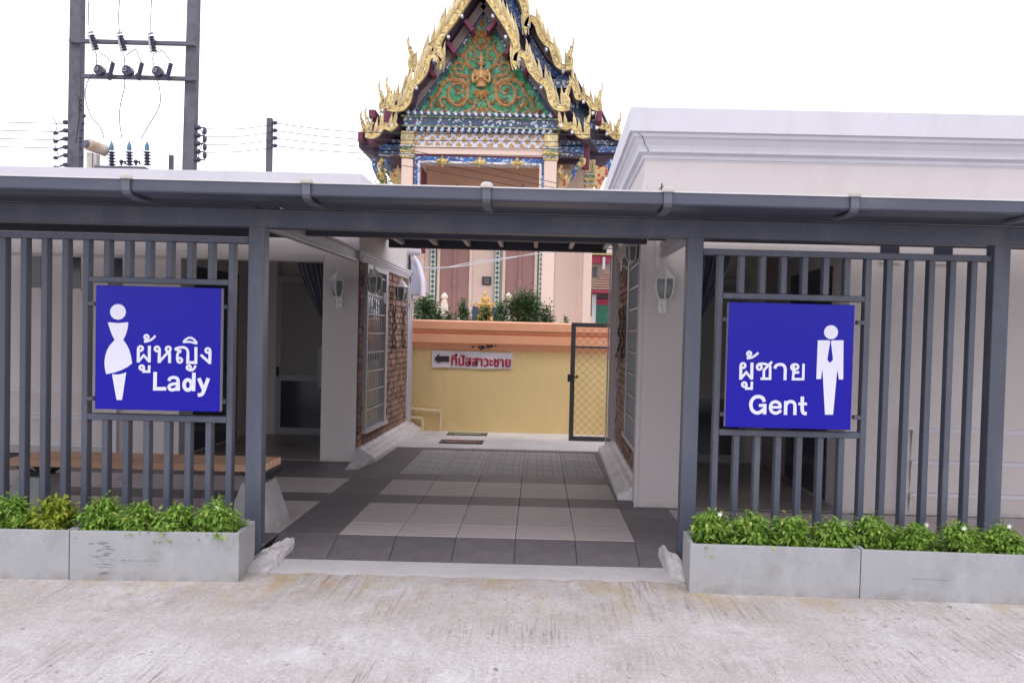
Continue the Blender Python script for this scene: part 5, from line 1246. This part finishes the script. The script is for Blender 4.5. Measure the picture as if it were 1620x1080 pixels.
for x in (700, 759, 818):
    v = at(x, 257 + (x - 757) * .0248, YE - .12); Y0 = YE - .14
    for k in range(4):
        a = k * pi / 2; d = Vector((sin(a), cos(a))); n2 = Vector((d.y, -d.x)); c = Vector(v); l2 = .19 if k % 2 == 0 else .24
        pts = [c, c + d * l2 * .45 + n2 * l2 * .36, c + d * l2, c + d * l2 * .45 - n2 * l2 * .36]
        g = MB(); g.v = [(p.x, Y0, p.y) for p in pts] + [((c + d * l2 * .5).x, Y0 - .06, (c + d * l2 * .5).y)]; g.f = [(0, 1, 4), (1, 2, 4), (2, 3, 4), (3, 0, 4)]
        g.part('rosette_petal', GOLD, T)
    MB().ball((v[0], Y0 - .03, v[1]), .075, .06, .075, 12, 8).part('rosette_boss', GOLD, T, smooth=True)
# columns of the porch
def column(x0, x1, ytop, Y, wname='column'):
    a = at(x0, ytop, Y)[0]; b = at(x1, ytop, Y)[0]; z = lambda p: at((x0 + x1) / 2, p, Y)[1]; w_ = b - a
    c = MB().cbox(a, b, Y - .15, Y + w_ - .15, 1.22, z(ytop + 42), .03).part(wname, PINK, T)
    for (q0, q1, ex, m) in ((0, 22, .03, 'g'), (22, 24, .06, 'w'), (24, 29, .02, 'n'), (29, 33, .05, 'g'), (33, 37, .02, 'n'), (37, 38.5, .05, 'w'), (38.5, 42, .03, 'g')):
        mm = {'g': GOLD, 'w': WHITM, 'n': GGRN}[m]
        MB().cbox(a - ex, b + ex, Y - .15 - ex, Y + w_ - .15 + ex, z(ytop + q1), z(ytop + q0), .01).part('capital_ring', mm, c)
    for k in range(5):
        x = a + w_ * (k + .5) / 5
        MB().prism([(x - .035, z(ytop + 21)), (x + .035, z(ytop + 21)), (x + .04, z(ytop + 4)), (x, z(ytop)), (x - .04, z(ytop + 4))], Y - .22, Y - .15).part('capital_petal', FIN, c)
    return c
column(637, 655, 209, 29.95); column(862, 882, 213, 29.95); column(926, 940, 254, 31.6)
g = MB(); v0 = at(922, 212, 30.8); v1 = at(932, 268, 30.8); g.cbox(v0[0], v1[0], 30.7, 31.0, v1[1], v0[1] + .2, .02).part('maroon_post', MAROON, T)
for (x0, x1, ya, yb) in ((611, 623, 176, 200), (587, 597, 178, 190), (884, 892, 176, 196), (874, 881, 176, 190), (570, 577, 214, 226), (587, 600, 216, 232), (944, 951, 180, 196)):
    a = at(x0, ya, 30.6); b = at(x1, yb, 30.6); MB().box(a[0], b[0], 30.2, 31.0, b[1], a[1]).part('maroon_strut', MAROON, T)
# jambs of the porch opening
for x0, x1, m, pr_ in ((656.5, 661.5, BLUEM, .08), (661.5, 664.5, WHITM, .07), (857, 862, BLUEM, .08), (853.5, 857, CREAM, .07)):
    a = at(x0, 262, YE)[0]; b = at(x1, 262, YE)[0]; MB().box(a, b, YE - pr_, YE + .3, 4.6, at(757, 258, YE)[1]).part('jamb', m, T)
# porch ceiling and the wall above the doors
YW = 32.3
v0 = at(640, 262, YW); v1 = at(900, 330, YW)
MB().box(v0[0], v1[0], YW, YW + .2, 5.2, 9.0).part('upper_wall', TERRA, T)
MB().box(at(640, 250, YE)[0], at(880, 250, YE)[0], YE + .5, YW, at(757, 246, YE)[1], at(757, 243, YE)[1] + .2).part('porch_ceiling', TERRA, T)
a = at(664, 290, 31.0)[0]; MB().box(a, a + .12, 30.5, 31.9, 4.0, at(664, 268, 31.0)[1]).part('maroon_shutter', MAROON, T)
for x in (723, 827):
    c = at(x, 302, 31.9); MB().prism([(c[0] - .1, c[1] - .1), (c[0], c[1] + .25), (c[0] + .1, c[1] - .1)], 31.85, 31.95).part('door_crown', MAROON, T)
# main wall with pilasters
a = at(640, 420, YW)[0]; b = at(936, 420, YW)[0]
MB().box(a, b, YW + .001, YW + 6, 1.22, 5.2).part('wall', PINK, T)
MB().box(at(868, 300, YW)[0], b, YW + .001, YW + 6, 5.2, 7.2).part('wall', PINK, T)
MB().box(a - .6, at(652, 300, YW)[0], YW + .9, YW + 6, 1.22, 7.2).part('wall', PINK, T)
MB().cbox(at(878, 420, YW)[0], at(912, 420, YW)[0], YW - .06, YW, 1.9, 7.0).part('wall_panel', PINK, T)
MB().cbox(at(647, 420, YW)[0], at(671, 420, YW)[0], YW - .05, YW, 1.9, 7.0).part('wall_panel', PINK, T)
zb = at(900, 500, YW)[1]
MB().cbox(at(866, 500, YW)[0], b + .08, YW - .22, YW, 1.22, zb).part('plinth_course', PINK, T); MB().cbox(at(864, 500, YW)[0], b + .14, YW - .30, YW, 1.22, zb - .18).part('plinth_course', PINK, T)
ledgez = 5.0
for (x0, x1) in ((694, 745), (797.5, 848)):
    xa = at(x0, 420, YW)[0]; xb = at(x1, 420, YW)[0]; xm = (xa + xb) / 2
    p_ = MB().box(xa, xb, YW - .02, YW, at(x0, 500, YW)[1], 5.2).part('door_panel', MAUVE, T)
    MB().cbox(xm - .05, xm + .06, YW - .07, YW - .02, at(x0, 495, YW)[1], 5.2, .01).part('centre_post', MAUVE, p_)
    zc = at(x0, 446, YW)[1]; MB().prism([(xm - .09, zc), (xm, zc - .25), (xm + .1, zc), (xm, zc + .25)], YW - .10, YW - .07).part('lotus_boss', MAUVE, p_)
    for xx in (xa, xb): MB().cbox(xx - .05, xx + .05, YW - .09, YW, at(x0, 500, YW)[1], 5.2, .01).part('jamb', CREAM, p_)
DS = MB().prism([(-.10, 0), (0, -.11), (.10, 0), (0, .11)], -.012, .0).mesh('diamond_tile', GREEND)
for (x0, x1, ylo) in ((680, 689, 476), (782.5, 790.5, 478), (852, 860.5, 480)):
    Yq = YW - .12
    xa = at(x0, 440, Yq)[0]; xb = at(x1, 440, Yq)[0]
    s_ = MB().cbox(xa, xb, Yq, YW, 1.22, 6.0).part('diamond_strip', DSTRIP, T)
    for e_ in (xa - .012, xb - .002): MB().box(e_, e_ + .014, Yq - .008, YW, 1.22, 6.0).part('strip_edge', GREEND, s_)
    k = 0; y = ylo
    while y > 380:
        v = at((x0 + x1) / 2, y, Yq); o = inst('diamond_tile', DS, s_, Vector((0, 0, 0)), (0, 0, 0), (.66, 1, .66))
        o.location = Vector(((xa + xb) / 2, Yq, v[1])) - wloc(s_); y -= 7.75
# eaves beside the porch, mosaic undersides and naga brackets
g = MB().prism([tuple(v) for v in px2([(566, 216), (568, 234), (592, 247), (636, 247), (636, 196), (600, 190)], 30.9)], 30.9, 35).part('eave_soffit', SOFF, T)
ent('side_frieze', 604, 637, 224, 229, NAVYM, 30.5, .3); ent('side_frieze', 600, 637, 232, 241, BLUEM, 30.5, .3); ent('side_frieze', 598, 637, 243, 248, NAVYM, 30.5, .3)
ent('side_frieze', 884, 924, 219, 226, NAVYM, 30.5, .4); ent('side_frieze', 884, 923, 228, 238, BLUEM, 30.5, .4); ent('side_frieze', 885, 923, 239, 243, NAVYM, 30.5, .4)
ent('side_frieze', 938, 985, 217, 224, NAVYM, 31.8, .4); ent('side_frieze', 938, 985, 226, 236, BLUEM, 31.8, .4); ent('side_frieze', 868, 900, 122, 136, NAVYM, 31.9, .4)
MB().prism([tuple(v) for v in px2([(884, 176), (900, 186), (940, 196), (985, 222), (985, 234), (975, 250), (940, 252), (884, 250)], 31.2)], 32.0, 35).part('eave_soffit', SOFF, T)
def bracket(pts, body):
    P = px2(pts, 30.6); g = MB(); n = len(P); g.tube([(p.x, 30.6, p.y) for p in smoothline(P, 4)], 0.075, 7)
    bo = g.part('naga_bracket', BLUEM, T, smooth=True)
    q = px2(body, 30.6); MB().prism([tuple(v) for v in q], 30.52, 30.68).part('bracket_carving', REDG, bo)
    q2 = px2([body[0], body[len(body) // 2]], 30.6)
bracket([(592, 252), (592, 262), (597, 275), (604, 288), (610, 300)], [(596, 272), (604, 278), (608, 272), (612, 280), (612, 303), (605, 303), (602, 292), (598, 284)])
bracket([(612, 252), (612, 262), (616, 274), (623, 285), (632, 298)], [(616, 270), (624, 276), (630, 262), (635, 274), (636, 303), (626, 303), (622, 292), (617, 282)])
bracket([(921, 254), (912, 264), (907, 276), (900, 285), (890, 296)], [(887, 262), (892, 273), (898, 280), (906, 276), (900, 290), (893, 300), (884, 303), (884, 276)])
bracket([(968, 254), (960, 264), (954, 276), (948, 288)], [(942, 262), (950, 266), (958, 262), (962, 272), (954, 290), (948, 303), (941, 300), (941, 276)])
for (pts, lab) in (([(606, 252), (600, 262), (604, 275), (611, 268)], ''), ([(888, 262), (884, 272), (892, 282), (896, 276)], ''), ([(918, 250), (924, 254), (920, 262), (914, 258)], '')):
    g = MB(); g.tube([(p.x, 30.5, p.y) for p in smoothline(px2(pts, 30.5), 4)], [0.07] * 13, 6); g.part('bracket_scroll', GOLD, T, smooth=True)
# balustrade posts, rail, statue, plaque
def newel(px, label):
    x, _ = at(px, 480, 26); t = thing('balustrade_post', label, 'post', (x, 26, 1.22), 0, 'cream newel posts before the temple wall')
    z1 = at(px, 464, 26)[1] - 1.22
    MB().cbox(-.10, .10, -.10, .10, 0, z1 - .32, .02).part('shaft', CREAM, t, local=True)
    MB().lathe([(.10, -.32), (.105, -.30), (.07, -.27), (.085, -.24), (.085, -.22), (.055, -.19), (.05, -.17), (.085, -.13), (.095, -.09), (.085, -.05), (.05, -.02), (.04, 0), (.035, .015), (.001, .02)], (0, 0, z1), 14).part('finial', CREAM, t, smooth=True, local=True)
newel(703, 'cream newel post with round finial, left of the small golden statue'); newel(804.5, 'cream newel post with round finial, right of the small golden statue')
xa, za = at(672, 484, 26); xb, zb_ = at(701, 487, 26)
o = MB().cbox(xa - .4, xb - .05, 25.93, 26.07, za - .06, za + .03).part('balustrade_rail', CREAM); tag(o, 'cream balustrade rail running left from the left newel post', 'railing')
st = thing('seated_statue', 'small golden seated Buddha statue on a golden pedestal before the temple wall', 'statue', (at(768, 482, 27)[0], 27, 1.22))
s = 27 / FPX; g = MB()
def SP(x, y, d=0.0): v = at(x, y, 27); return (v[0], 27 + d, v[1])
g.ball(SP(767, 464.5), 2.7 * s, .05, 3.6 * s, 12, 9); g.lathe([(2.2 * s, 0), (1.2 * s, 1.3 * s), (.5 * s, 2.6 * s), (.001, 3.6 * s)], SP(767, 462.5), 10)
g.tube([SP(767, 467), SP(767, 470)], 1.3 * s, 8); g.tube([SP(767, 469), SP(768, 473), SP(768, 479)], [3.2 * s, 4.6 * s, 3.8 * s], 12)
for q in (-1, 1):
    g.tube([SP(768 + q * 4.4, 470.5), SP(768 + q * 6.8, 475), SP(768 + q * 6.0, 479, -.06), SP(768 + q * 1.5, 480.5, -.14)], [1.6 * s, 1.5 * s, 1.3 * s, 1.0 * s], 8)
    g.tube([SP(768 + q * 2, 481), SP(768 + q * 9, 481.8, -.05), SP(768 - q * 2, 482.2, -.15)], [2.4 * s, 2.2 * s, 1.3 * s], 8)
ob = g.part('body', GOLDB, st); md = ob.modifiers.new('one_skin', 'REMESH'); md.mode = 'VOXEL'; md.voxel_size = 0.009; md.use_smooth_shade = True
x0 = at(768, 484, 27)[0]
MB().lathe([(.20, 0), (.26, -.03), (.26, -.06), (.22, -.09), (.24, -.13), (.24, -.16), (.20, -.19), (.28, -.30), (.28, -.6), (.001, -.6)], (x0, 27, SP(768, 483.5)[2]), 20, sy=.7).part('pedestal', GOLDB, st, smooth=True)
for q in (-1, 1):
    xx = x0 + q * .27; zt = SP(768, 484)[2]
    b = MB().cbox(xx - .10, xx + .10, 26.9, 27.1, 1.22, zt - .02, .01).part('side_stand', mat('stand_blue', (0.035, 0.05, 0.09), 0.6, 0.3, 20), st)
    MB().tube([(xx - .07, 26.98, zt), (xx, 26.95, zt + .09), (xx + .06, 26.98, zt + .02)], [.03, .035, .02], 8).ball((xx + q * .05, 26.95, zt + .05), .045, .04, .05, 8, 6).part('offering', GOLDB, st, smooth=True)
v0 = at(763, 437.5, YW - .03); v1 = at(776.5, 451, YW - .03)
pq = thing('wall_plaque', 'square black plaque on the temple wall above the golden statue', 'plaque', (v0[0], YW, v1[1]))
MB().cbox(v0[0], v1[0], YW - .07, YW - .035, v1[1], v0[1], .004).part('plate', BLACK, pq)
for k in range(4):
    zq = v0[1] - .06 - k * .052; MB().box(v0[0] + .05, v1[0] - .05, YW - .074, YW - .0702, zq - .006, zq + .006).part('engraved_line', ALU, pq)
sw = MB().box(*sorted((at(921, 460, YW)[0], at(926, 460, YW)[0])), YW - .03, YW - .001, at(921, 467, YW)[1], at(921, 461, YW)[1]).part('switch_box', ALU); tag(sw, 'tiny grey switch box on the pink temple wall near its right corner', 'switch box')

# ================================================================= GARDEN BUSHES behind the boundary wall
def bush(px, top, hw, label, seed, Y=14.6, n=900, hbase=506, size=.042, yel=False):
    x, _ = at(px, 480, Y); zt = at(px, top, Y)[1]; z0 = 1.22; rx = hw * 1.5 / FPX * Y; top -= 3; zt = at(px, top, Y)[1]; rng = random.Random(seed)
    t = thing('garden_bush', label, 'bush', (x, Y, z0), 0, 'bushes along the top of the yellow wall')
    g, cs = leaf_cloud(rng, rx, min(rx, .4), zt - z0, int(n * 3.2), size * 1.15, droop=.2, base=.02, clumps=max(12, int(hw * 1.6)))
    g.part('leaves', LEAF2, t, kind='stuff', local=True)
    for c in cs[::2]: MB().tube([(c[0] * .1, c[1] * .1, 0), (c[0] * .5, c[1] * .5, c[2] * .5), c], [.012, .008, .003], 5).part('stem', STEM, t, local=True)
bush(668, 474, 30, 'dense dark bush hard against the left building corner', 1, n=2200)
bush(703, 486, 10, 'small bush before the left newel post', 2, n=420); bush(733, 480, 13, 'thin open bush before the left mauve door', 3, n=420)
bush(766, 486, 12, 'small yellow-green bush before the golden statue', 4, n=520); bush(792, 488, 12, 'low bush just right of the golden statue', 5, n=520)
bush(824, 466, 34, 'largest bush, rounded and dark, before the right mauve door', 6, n=3000); bush(866, 486, 11, 'sparse airy bush right of the largest bush', 7, n=320)
bush(655, 484, 14, 'small bush squeezed behind the rear lantern', 8, Y=14.1, n=500); bush(893, 503, 7, 'tiny tuft of leaves on the wall near the gate', 9, n=120)
bx, _ = at(604, 290, 24); 
tr = thing('distant_tree', 'bit of a green tree showing between the left parapet and the temple', 'tree', (bx, 24, 1.22))
g, cs = leaf_cloud(random.Random(4), .32, .5, at(600, 287, 24)[1] - 1.22, 1500, .12, base=.6, clumps=14); g.part('crown', LEAF2, tr, kind='stuff', local=True)
MB().tube([(0, 0, 0), (0.05, 0, 1.8), (0, 0, 3.4)], [.09, .07, .03], 8).part('trunk', STEM, tr, local=True)

# ================================================================= HOUSES beyond the gate
YH = 50
def hb(g, x0, x1, ya, yb, d0=0.0, d1=6.0):
    a = at(x0, ya, YH); b = at(x1, yb, YH); return g.box(a[0], b[0], YH + d0, YH + d1, b[1], a[1])
hs = thing('house', 'distant house with red balcony band and brown tiled roof beyond the gate', 'house', (at(950, 500, YH)[0], YH, 1.22))
hb(MB(), 930, 1010, 384, 512).part('wall', mat('house_wall', (0.42, 0.33, 0.26), 0.8), hs)
hb(MB(), 930, 1010, 384, 395, -.3, 0).part('balcony_rail', mat('grey_rail', (0.35, 0.35, 0.38), 0.6, 0.3, 20, stretch=(6, 1, .3)), hs)
hb(MB(), 930, 1010, 395, 403, -.5, 0).part('fascia', CREAM, hs); hb(MB(), 930, 1010, 402, 405.5, -.52, 0).part('yellow_trim', YEL, hs)
for k in range(14): hb(MB(), 936 + k * 2.2, 937.7 + k * 2.2, 406, 417, -.4, 0).part('red_slat', ROOFR, hs)
hb(MB(), 937, 944, 422, 438, -.05, 0).part('window', DARKI, hs); hb(MB(), 952.5, 956, 408, 427, -.55, -.45).part('drain_pipe', WHITE, hs)
g = MB(); c = [at(930, 464, YH - 1.5), at(930, 452, YH), at(957, 427, YH + 1), at(1010, 427, YH + 1), at(1010, 464, YH - 1.5)]
rws = 9
for r in range(rws):       # stepped courses of the tiled hip roof
    t0, t1 = r / rws, (r + 1) / rws; zl, zh = at(935, 465, YH - 1.5)[1], at(957, 428, YH - 1.5)[1]
    a0 = at(928 + 30 * t0, 450, YH - 1.5)[0]; a1 = at(928 + 30 * t1, 450, YH - 1.5)[0]; b1 = at(1010, 450, YH - 1.5)[0]
    z0, z1 = zl + (zh - zl) * t0, zl + (zh - zl) * t1
    g = MB().add([(a0, YH - 1.55 + t0 * 1.2, z0), (b1, YH - 1.55 + t0 * 1.2, z0), (b1, YH - 1.45 + t1 * 1.2, z1), (a1, YH - 1.45 + t1 * 1.2, z1), (a0, YH - 1.35 + t0 * 1.2, z0), (b1, YH - 1.35 + t0 * 1.2, z0)], [(0, 1, 2, 3), (4, 5, 1, 0)])
    g.part('roof_course', RTILE, hs)
hb(MB(), 933, 1010, 461, 467, -1.7, 0).part('red_fascia', ROOFR, hs); hb(MB(), 935.5, 940, 467, 512, -1.2, -1.0).part('white_post', WHITE, hs)
hb(MB(), 940, 1010, 467, 474, -.8, 0).part('dark_gap', DARKI, hs)
for k in range(12): hb(MB(), 941 + k * 2, 942.6 + k * 2, 474, 483, -.9, 0).part('red_slat', ROOFR, hs)
hb(MB(), 940, 1010, 483, 512, -.9, 0).part('green_door', GDOOR, hs)

# ================================================================= POWER POLES AND LINES
YQ = 25
pq = thing('power_pole_frame', 'tall concrete H-frame power pole with fuses and insulators behind the left parapet', 'power pole', (at(215, 262, YQ)[0], YQ, 1.22))
def taper(xt0, xt1, xb0, xb1, m=POLE):
    a0, a1 = at(xt0, -40, YQ)[0], at(xt1, -40, YQ)[0]; zt = at(120, -60, YQ)[1]; b0, b1 = at(xb0, 262, YQ)[0], at(xb1, 262, YQ)[0]; zb = at(120, 262, YQ)[1]
    e = (1.22 - zb) / (zt - zb); c0 = b0 + (a0 - b0) * e; c1 = b1 + (a1 - b1) * e; d = (a1 - a0) / 2
    return MB().add([(c0, YQ - d, 1.22), (c1, YQ - d, 1.22), (c1, YQ + d, 1.22), (c0, YQ + d, 1.22), (a0, YQ - d, zt), (a1, YQ - d, zt), (a1, YQ + d, zt), (a0, YQ + d, zt)],
                    [(3, 2, 1, 0), (4, 5, 6, 7)] + [(k, (k + 1) % 4, 4 + (k + 1) % 4, 4 + k) for k in range(4)]).part('pole', m, pq)
taper(115.5, 132, 110, 128.5); taper(300.5, 316, 291, 309)
for (xa, ya, xb, yb) in ((111, 64, 310, 72), (131, 121, 313, 126)):
    a = at(xa, ya, YQ - .2); b = at(xb, yb, YQ - .2)
    MB().cbox(a[0], b[0], YQ - .28, YQ - .16, (a[1] + b[1]) / 2 - .05, (a[1] + b[1]) / 2 + .05, .01).part('crossarm', POLE, pq)
def PQ(x, y, d=-.35): v = at(x, y, YQ); return (v[0], YQ + d, v[1])
def ribbed(p, q, r, n, nm='insulator', rc=.03):
    P, Q = Vector(p), Vector(q); pts = []; rs = []
    for k in range(n):
        for f, rr_ in ((0.1, rc), (.35, r), (.6, r), (.8, rc)): pts.append(P + (Q - P) * ((k + f) / n)); rs.append(rr_)
    return MB().tube(pts, rs, 9).part(nm, INS, pq)
for k, (xa, xb) in enumerate(((155, 163), (200, 207), (248, 253))):
    ribbed(PQ(xa, 62 + k), PQ(xb, 86 + k * 1.5), .075, 6, 'fuse_cutout', .05)
    MB().tube([PQ(xa - 2, 64 + k, -.45), PQ(xb - 3, 89 + k * 1.5, -.45)], .025, 6).tube([PQ(xa - 4, 60 + k, -.4), PQ(xa + 4, 58 + k, -.4)], .03, 6).part('fuse_tube', GALV, pq)
    MB().tube([PQ(xa + 3, 70, -.2), PQ(xa + 12, 71 + k, -.2)], .04, 6).part('clamp', INS, pq)
for k, x in enumerate((165, 209, 256)):
    y = 118 + k
    MB().tube([PQ(x + 1.5, y - 1, -.40), PQ(x + 1.5, y - 1, -.2)], .13, 14).part('post_insulator', INS, pq)
    g = MB()
    g.tube([PQ(x - 1 + 2.6 * cos(t), y - 2 + 2.6 * sin(t), -.43) for t in [i * pi / 8 for i in range(17)]], .012, 5); g.part('ring', GALV, pq)
for k, x in enumerate((187, 232, 277)):
    ribbed(PQ(x + 3, 106 + k * .5, -.4), PQ(x - 4, 134 + k * .3, -.4), .065, 9, 'surge_arrester', .05)
    MB().tube([PQ(x - 9, 122 + k, -.3), PQ(x - 2, 126 + k, -.35)], .035, 6).part('clamp', INS, pq)
def jw(pts, r=.012):
    return MB().tube(smoothline([Vector(PQ(x, y, -.42)) for x, y in pts], 5), r, 5).part('jumper_wire', WIRE, pq)
jw([(156, -20), (152, 20), (153, 55)]); jw([(203, -20), (199, 30), (200, 60)]); jw([(252, -20), (249, 30), (249, 60)])
jw([(162, 88), (165, 98), (163, 115)]); jw([(205, 90), (208, 100), (207, 116)]); jw([(253, 92), (252, 103), (255, 116)])
jw([(167, 90), (176, 95), (190, 106)]); jw([(212, 95), (225, 86), (230, 97), (235, 107)]); jw([(255, 92), (266, 88), (273, 95), (280, 105)])
jw([(160, 123), (150, 138), (147, 160), (155, 188), (170, 207), (176, 224)]); jw([(208, 124), (208, 145), (202, 170), (200, 195), (204, 225)]); jw([(257, 125), (263, 150), (262, 175), (245, 205), (233, 226)])
jw([(131, 126), (145, 131), (168, 132)], .005)
g = MB(); rr = random.Random(8)
cvx = [(131, 155), (137, 162), (138, 180), (136, 205), (132, 232)]
jw(cvx)
for k in range(10): MB().ball(PQ(133 + rr.uniform(0, 6), 158 + k * 10 + rr.uniform(-3, 3), -.2), .05, .05, .05, 8, 6).part('spool_insulator', INS, pq)
for k in range(6):
    y = 195 + k * 13 if k < 5 else 262
    MB().tube([PQ(98 if k else 108, y + 1, -.1), PQ(111, y, -.1)], .02, 6).ball(PQ(107, y, -.1), .085, .085, .06, 10, 7).part('spool_insulator', INS, pq)
    if k: MB().ball(PQ(91, y + 4, -.1), .07, .06, .05, 8, 6).tube([PQ(91, y + 4, -.1), PQ(107, y, -.1)], .015, 5).part('spool_insulator', INS, pq)
for k in range(5):
    y = 203 + k * 12.7
    MB().ball(PQ(315, y, -.1), .085, .085, .07, 10, 7).tube([PQ(306, y, -.1), PQ(326, y + .5, -.1)], .02, 6).part('spool_insulator', INS, pq)
    if k < 4: MB().ball(PQ(326, y + 6, -.1), .06, .05, .10, 8, 6).part('dead_end_clamp', INS, pq)
jw([(326, 208), (331, 225), (324, 245), (322, 262)], .012); jw([(95, 190), (103, 205), (98, 225), (107, 258)], .01)
tf = thing('transformer', 'pole transformer with cream oil tank and three blue-capped bushings above the left parapet', 'transformer', (at(190, 262, 24.5)[0], 24.6, 1.22))
def PT(x, y, d=0): v = at(x, y, 24.6); return (v[0], 24.6 + d, v[1])
MB().cbox(PT(150, 0)[0], PT(245, 0)[0], 24.2, 25.0, 3.6, PT(0, 263)[2] - .12, .03).part('tank', mat('transformer_cream', (0.50, 0.46, 0.42), 0.6, 0.15, 4), tf)
for k in range(9): x = PT(152 + k * 10.5, 0)[0]; MB().box(x, x + .03, 24.05, 24.2, 3.8, 5.1).part('cooling_fin', MATS['transformer_cream'], tf)
MB().tube([PT(147, 232, -.30), PT(163, 237, .15)], .15, 18).part('oil_tank', mat('rusty_cream', (0.55, 0.48, 0.42), 0.6, 0.1, 4, dirt=(0.28, 0.13, 0.06), dirt_amt=.8, dirt_scale=2.5), tf, smooth=True)
MB().tube([PT(145, 231.5, -.36), PT(146.5, 232, -.32)], .10, 16).part('tank_cap', POLE, tf)
MB().box(PT(145, 0)[0], PT(154, 0)[0], 24.4, 24.6, 4.6, PT(0, 240)[2]).box(PT(156, 0)[0], PT(161, 0)[0], 24.4, 24.6, 4.6, PT(0, 242)[2]).part('tank_leg', MATS['transformer_cream'], tf)
MB().box(PT(160, 0)[0], PT(239, 0)[0], 24.3, 24.9, PT(0, 262)[2] - .1, PT(0, 261)[2]).part('lid', POLE, tf)
for x in (177, 205, 233):
    pts = []; rs = []; P0 = Vector(PT(x, 262)); P1 = Vector(PT(x - .5, 238))
    for k in range(5):
        for f, rr_ in ((0, .05), (.3, .10), (.45, .10), (.6, .05)): pts.append(P0 + (P1 - P0) * ((k + f) / 5)); rs.append(rr_)
    b = MB().tube(pts, rs, 10).part('bushing', INS, tf)
    MB().lathe([(.055, 0), (.06, .08), (.05, .14), (.02, .2), (.008, .26)], PT(x - .5, 238), 10).part('blue_cap', mat('bushing_blue', (0.08, 0.18, 0.28), 0.5), b, smooth=True)
for x in (196, 219): MB().tube([PT(x - 4, 262), PT(x - 4, 256), PT(x + 2, 256), PT(x + 2, 260)], .03, 6).ball(PT(x - 4, 256), .06, seg=8).part('terminal', INS, tf)
up = thing('utility_pole', 'single slim concrete utility pole with four insulators, left of the temple', 'utility pole', (at(427, 268, 26)[0], 26, 1.22))
a, b = at(422.5, 187, 26), at(431.5, 270, 26)
MB().cbox(a[0], a[0] + .155, 25.92, 26.08, 1.22, a[1], .02).part('pole', POLE, up)
for k in range(4): v = at(436, 195 + k * 12, 26); MB().ball((v[0], 25.95, v[1]), .07, .06, .055, 9, 7).tube([(v[0] - .1, 25.95, v[1]), (v[0], 25.95, v[1])], .015, 5).part('spool_insulator', INS, up)
a = at(267.5, 245, 26); v = MB().cbox(a[0], a[0] + .115, 25.95, 26.07, 1.22, a[1], .02).part('utility_pole', POLE); tag(v, 'top of a short concrete pole between the transformer and the right leg of the H-frame', 'utility pole')
def power(pts, r, label, grp='thin power lines across the white sky'):
    return cable('power_line', [P3(x, y, Y) for x, y, Y in pts], r, WIRE, label, 'power line', grp, 3)
for k, nm in enumerate(('topmost', 'second', 'third', 'lowest')):
    power([(-60, 192 + 13 * k, 25), (107, 196 + 13 * k, 24.9)], .010, nm + ' thin power line running off the left edge of the photo')
    power([(326, 204 + 12.5 * k, 24.9), (380, 204 + 12 * k, 25.4), (436, 197 + 12 * k, 25.95)], .010, nm + ' thin power line between the H-frame and the slim utility pole')
    power([(436, 195 + 12 * k, 25.95), (560, 209 + 11 * k, 26.5), (760, 212 + 11 * k, 27.4), (1000, 214 + 12 * k, 28.4)], .011, nm + ' thin power line crossing in front of the temple to the right')
for k, nm in enumerate(('upper', 'middle', 'lower')):
    power([(560, 222 + 14 * k, 26.5), (655, 239 + 13 * k, 27), (760, 262 + 11 * k, 27.5), (880, 290 + 8 * k, 28)], .010, nm + ' of the slanting lines sagging across the temple porch')
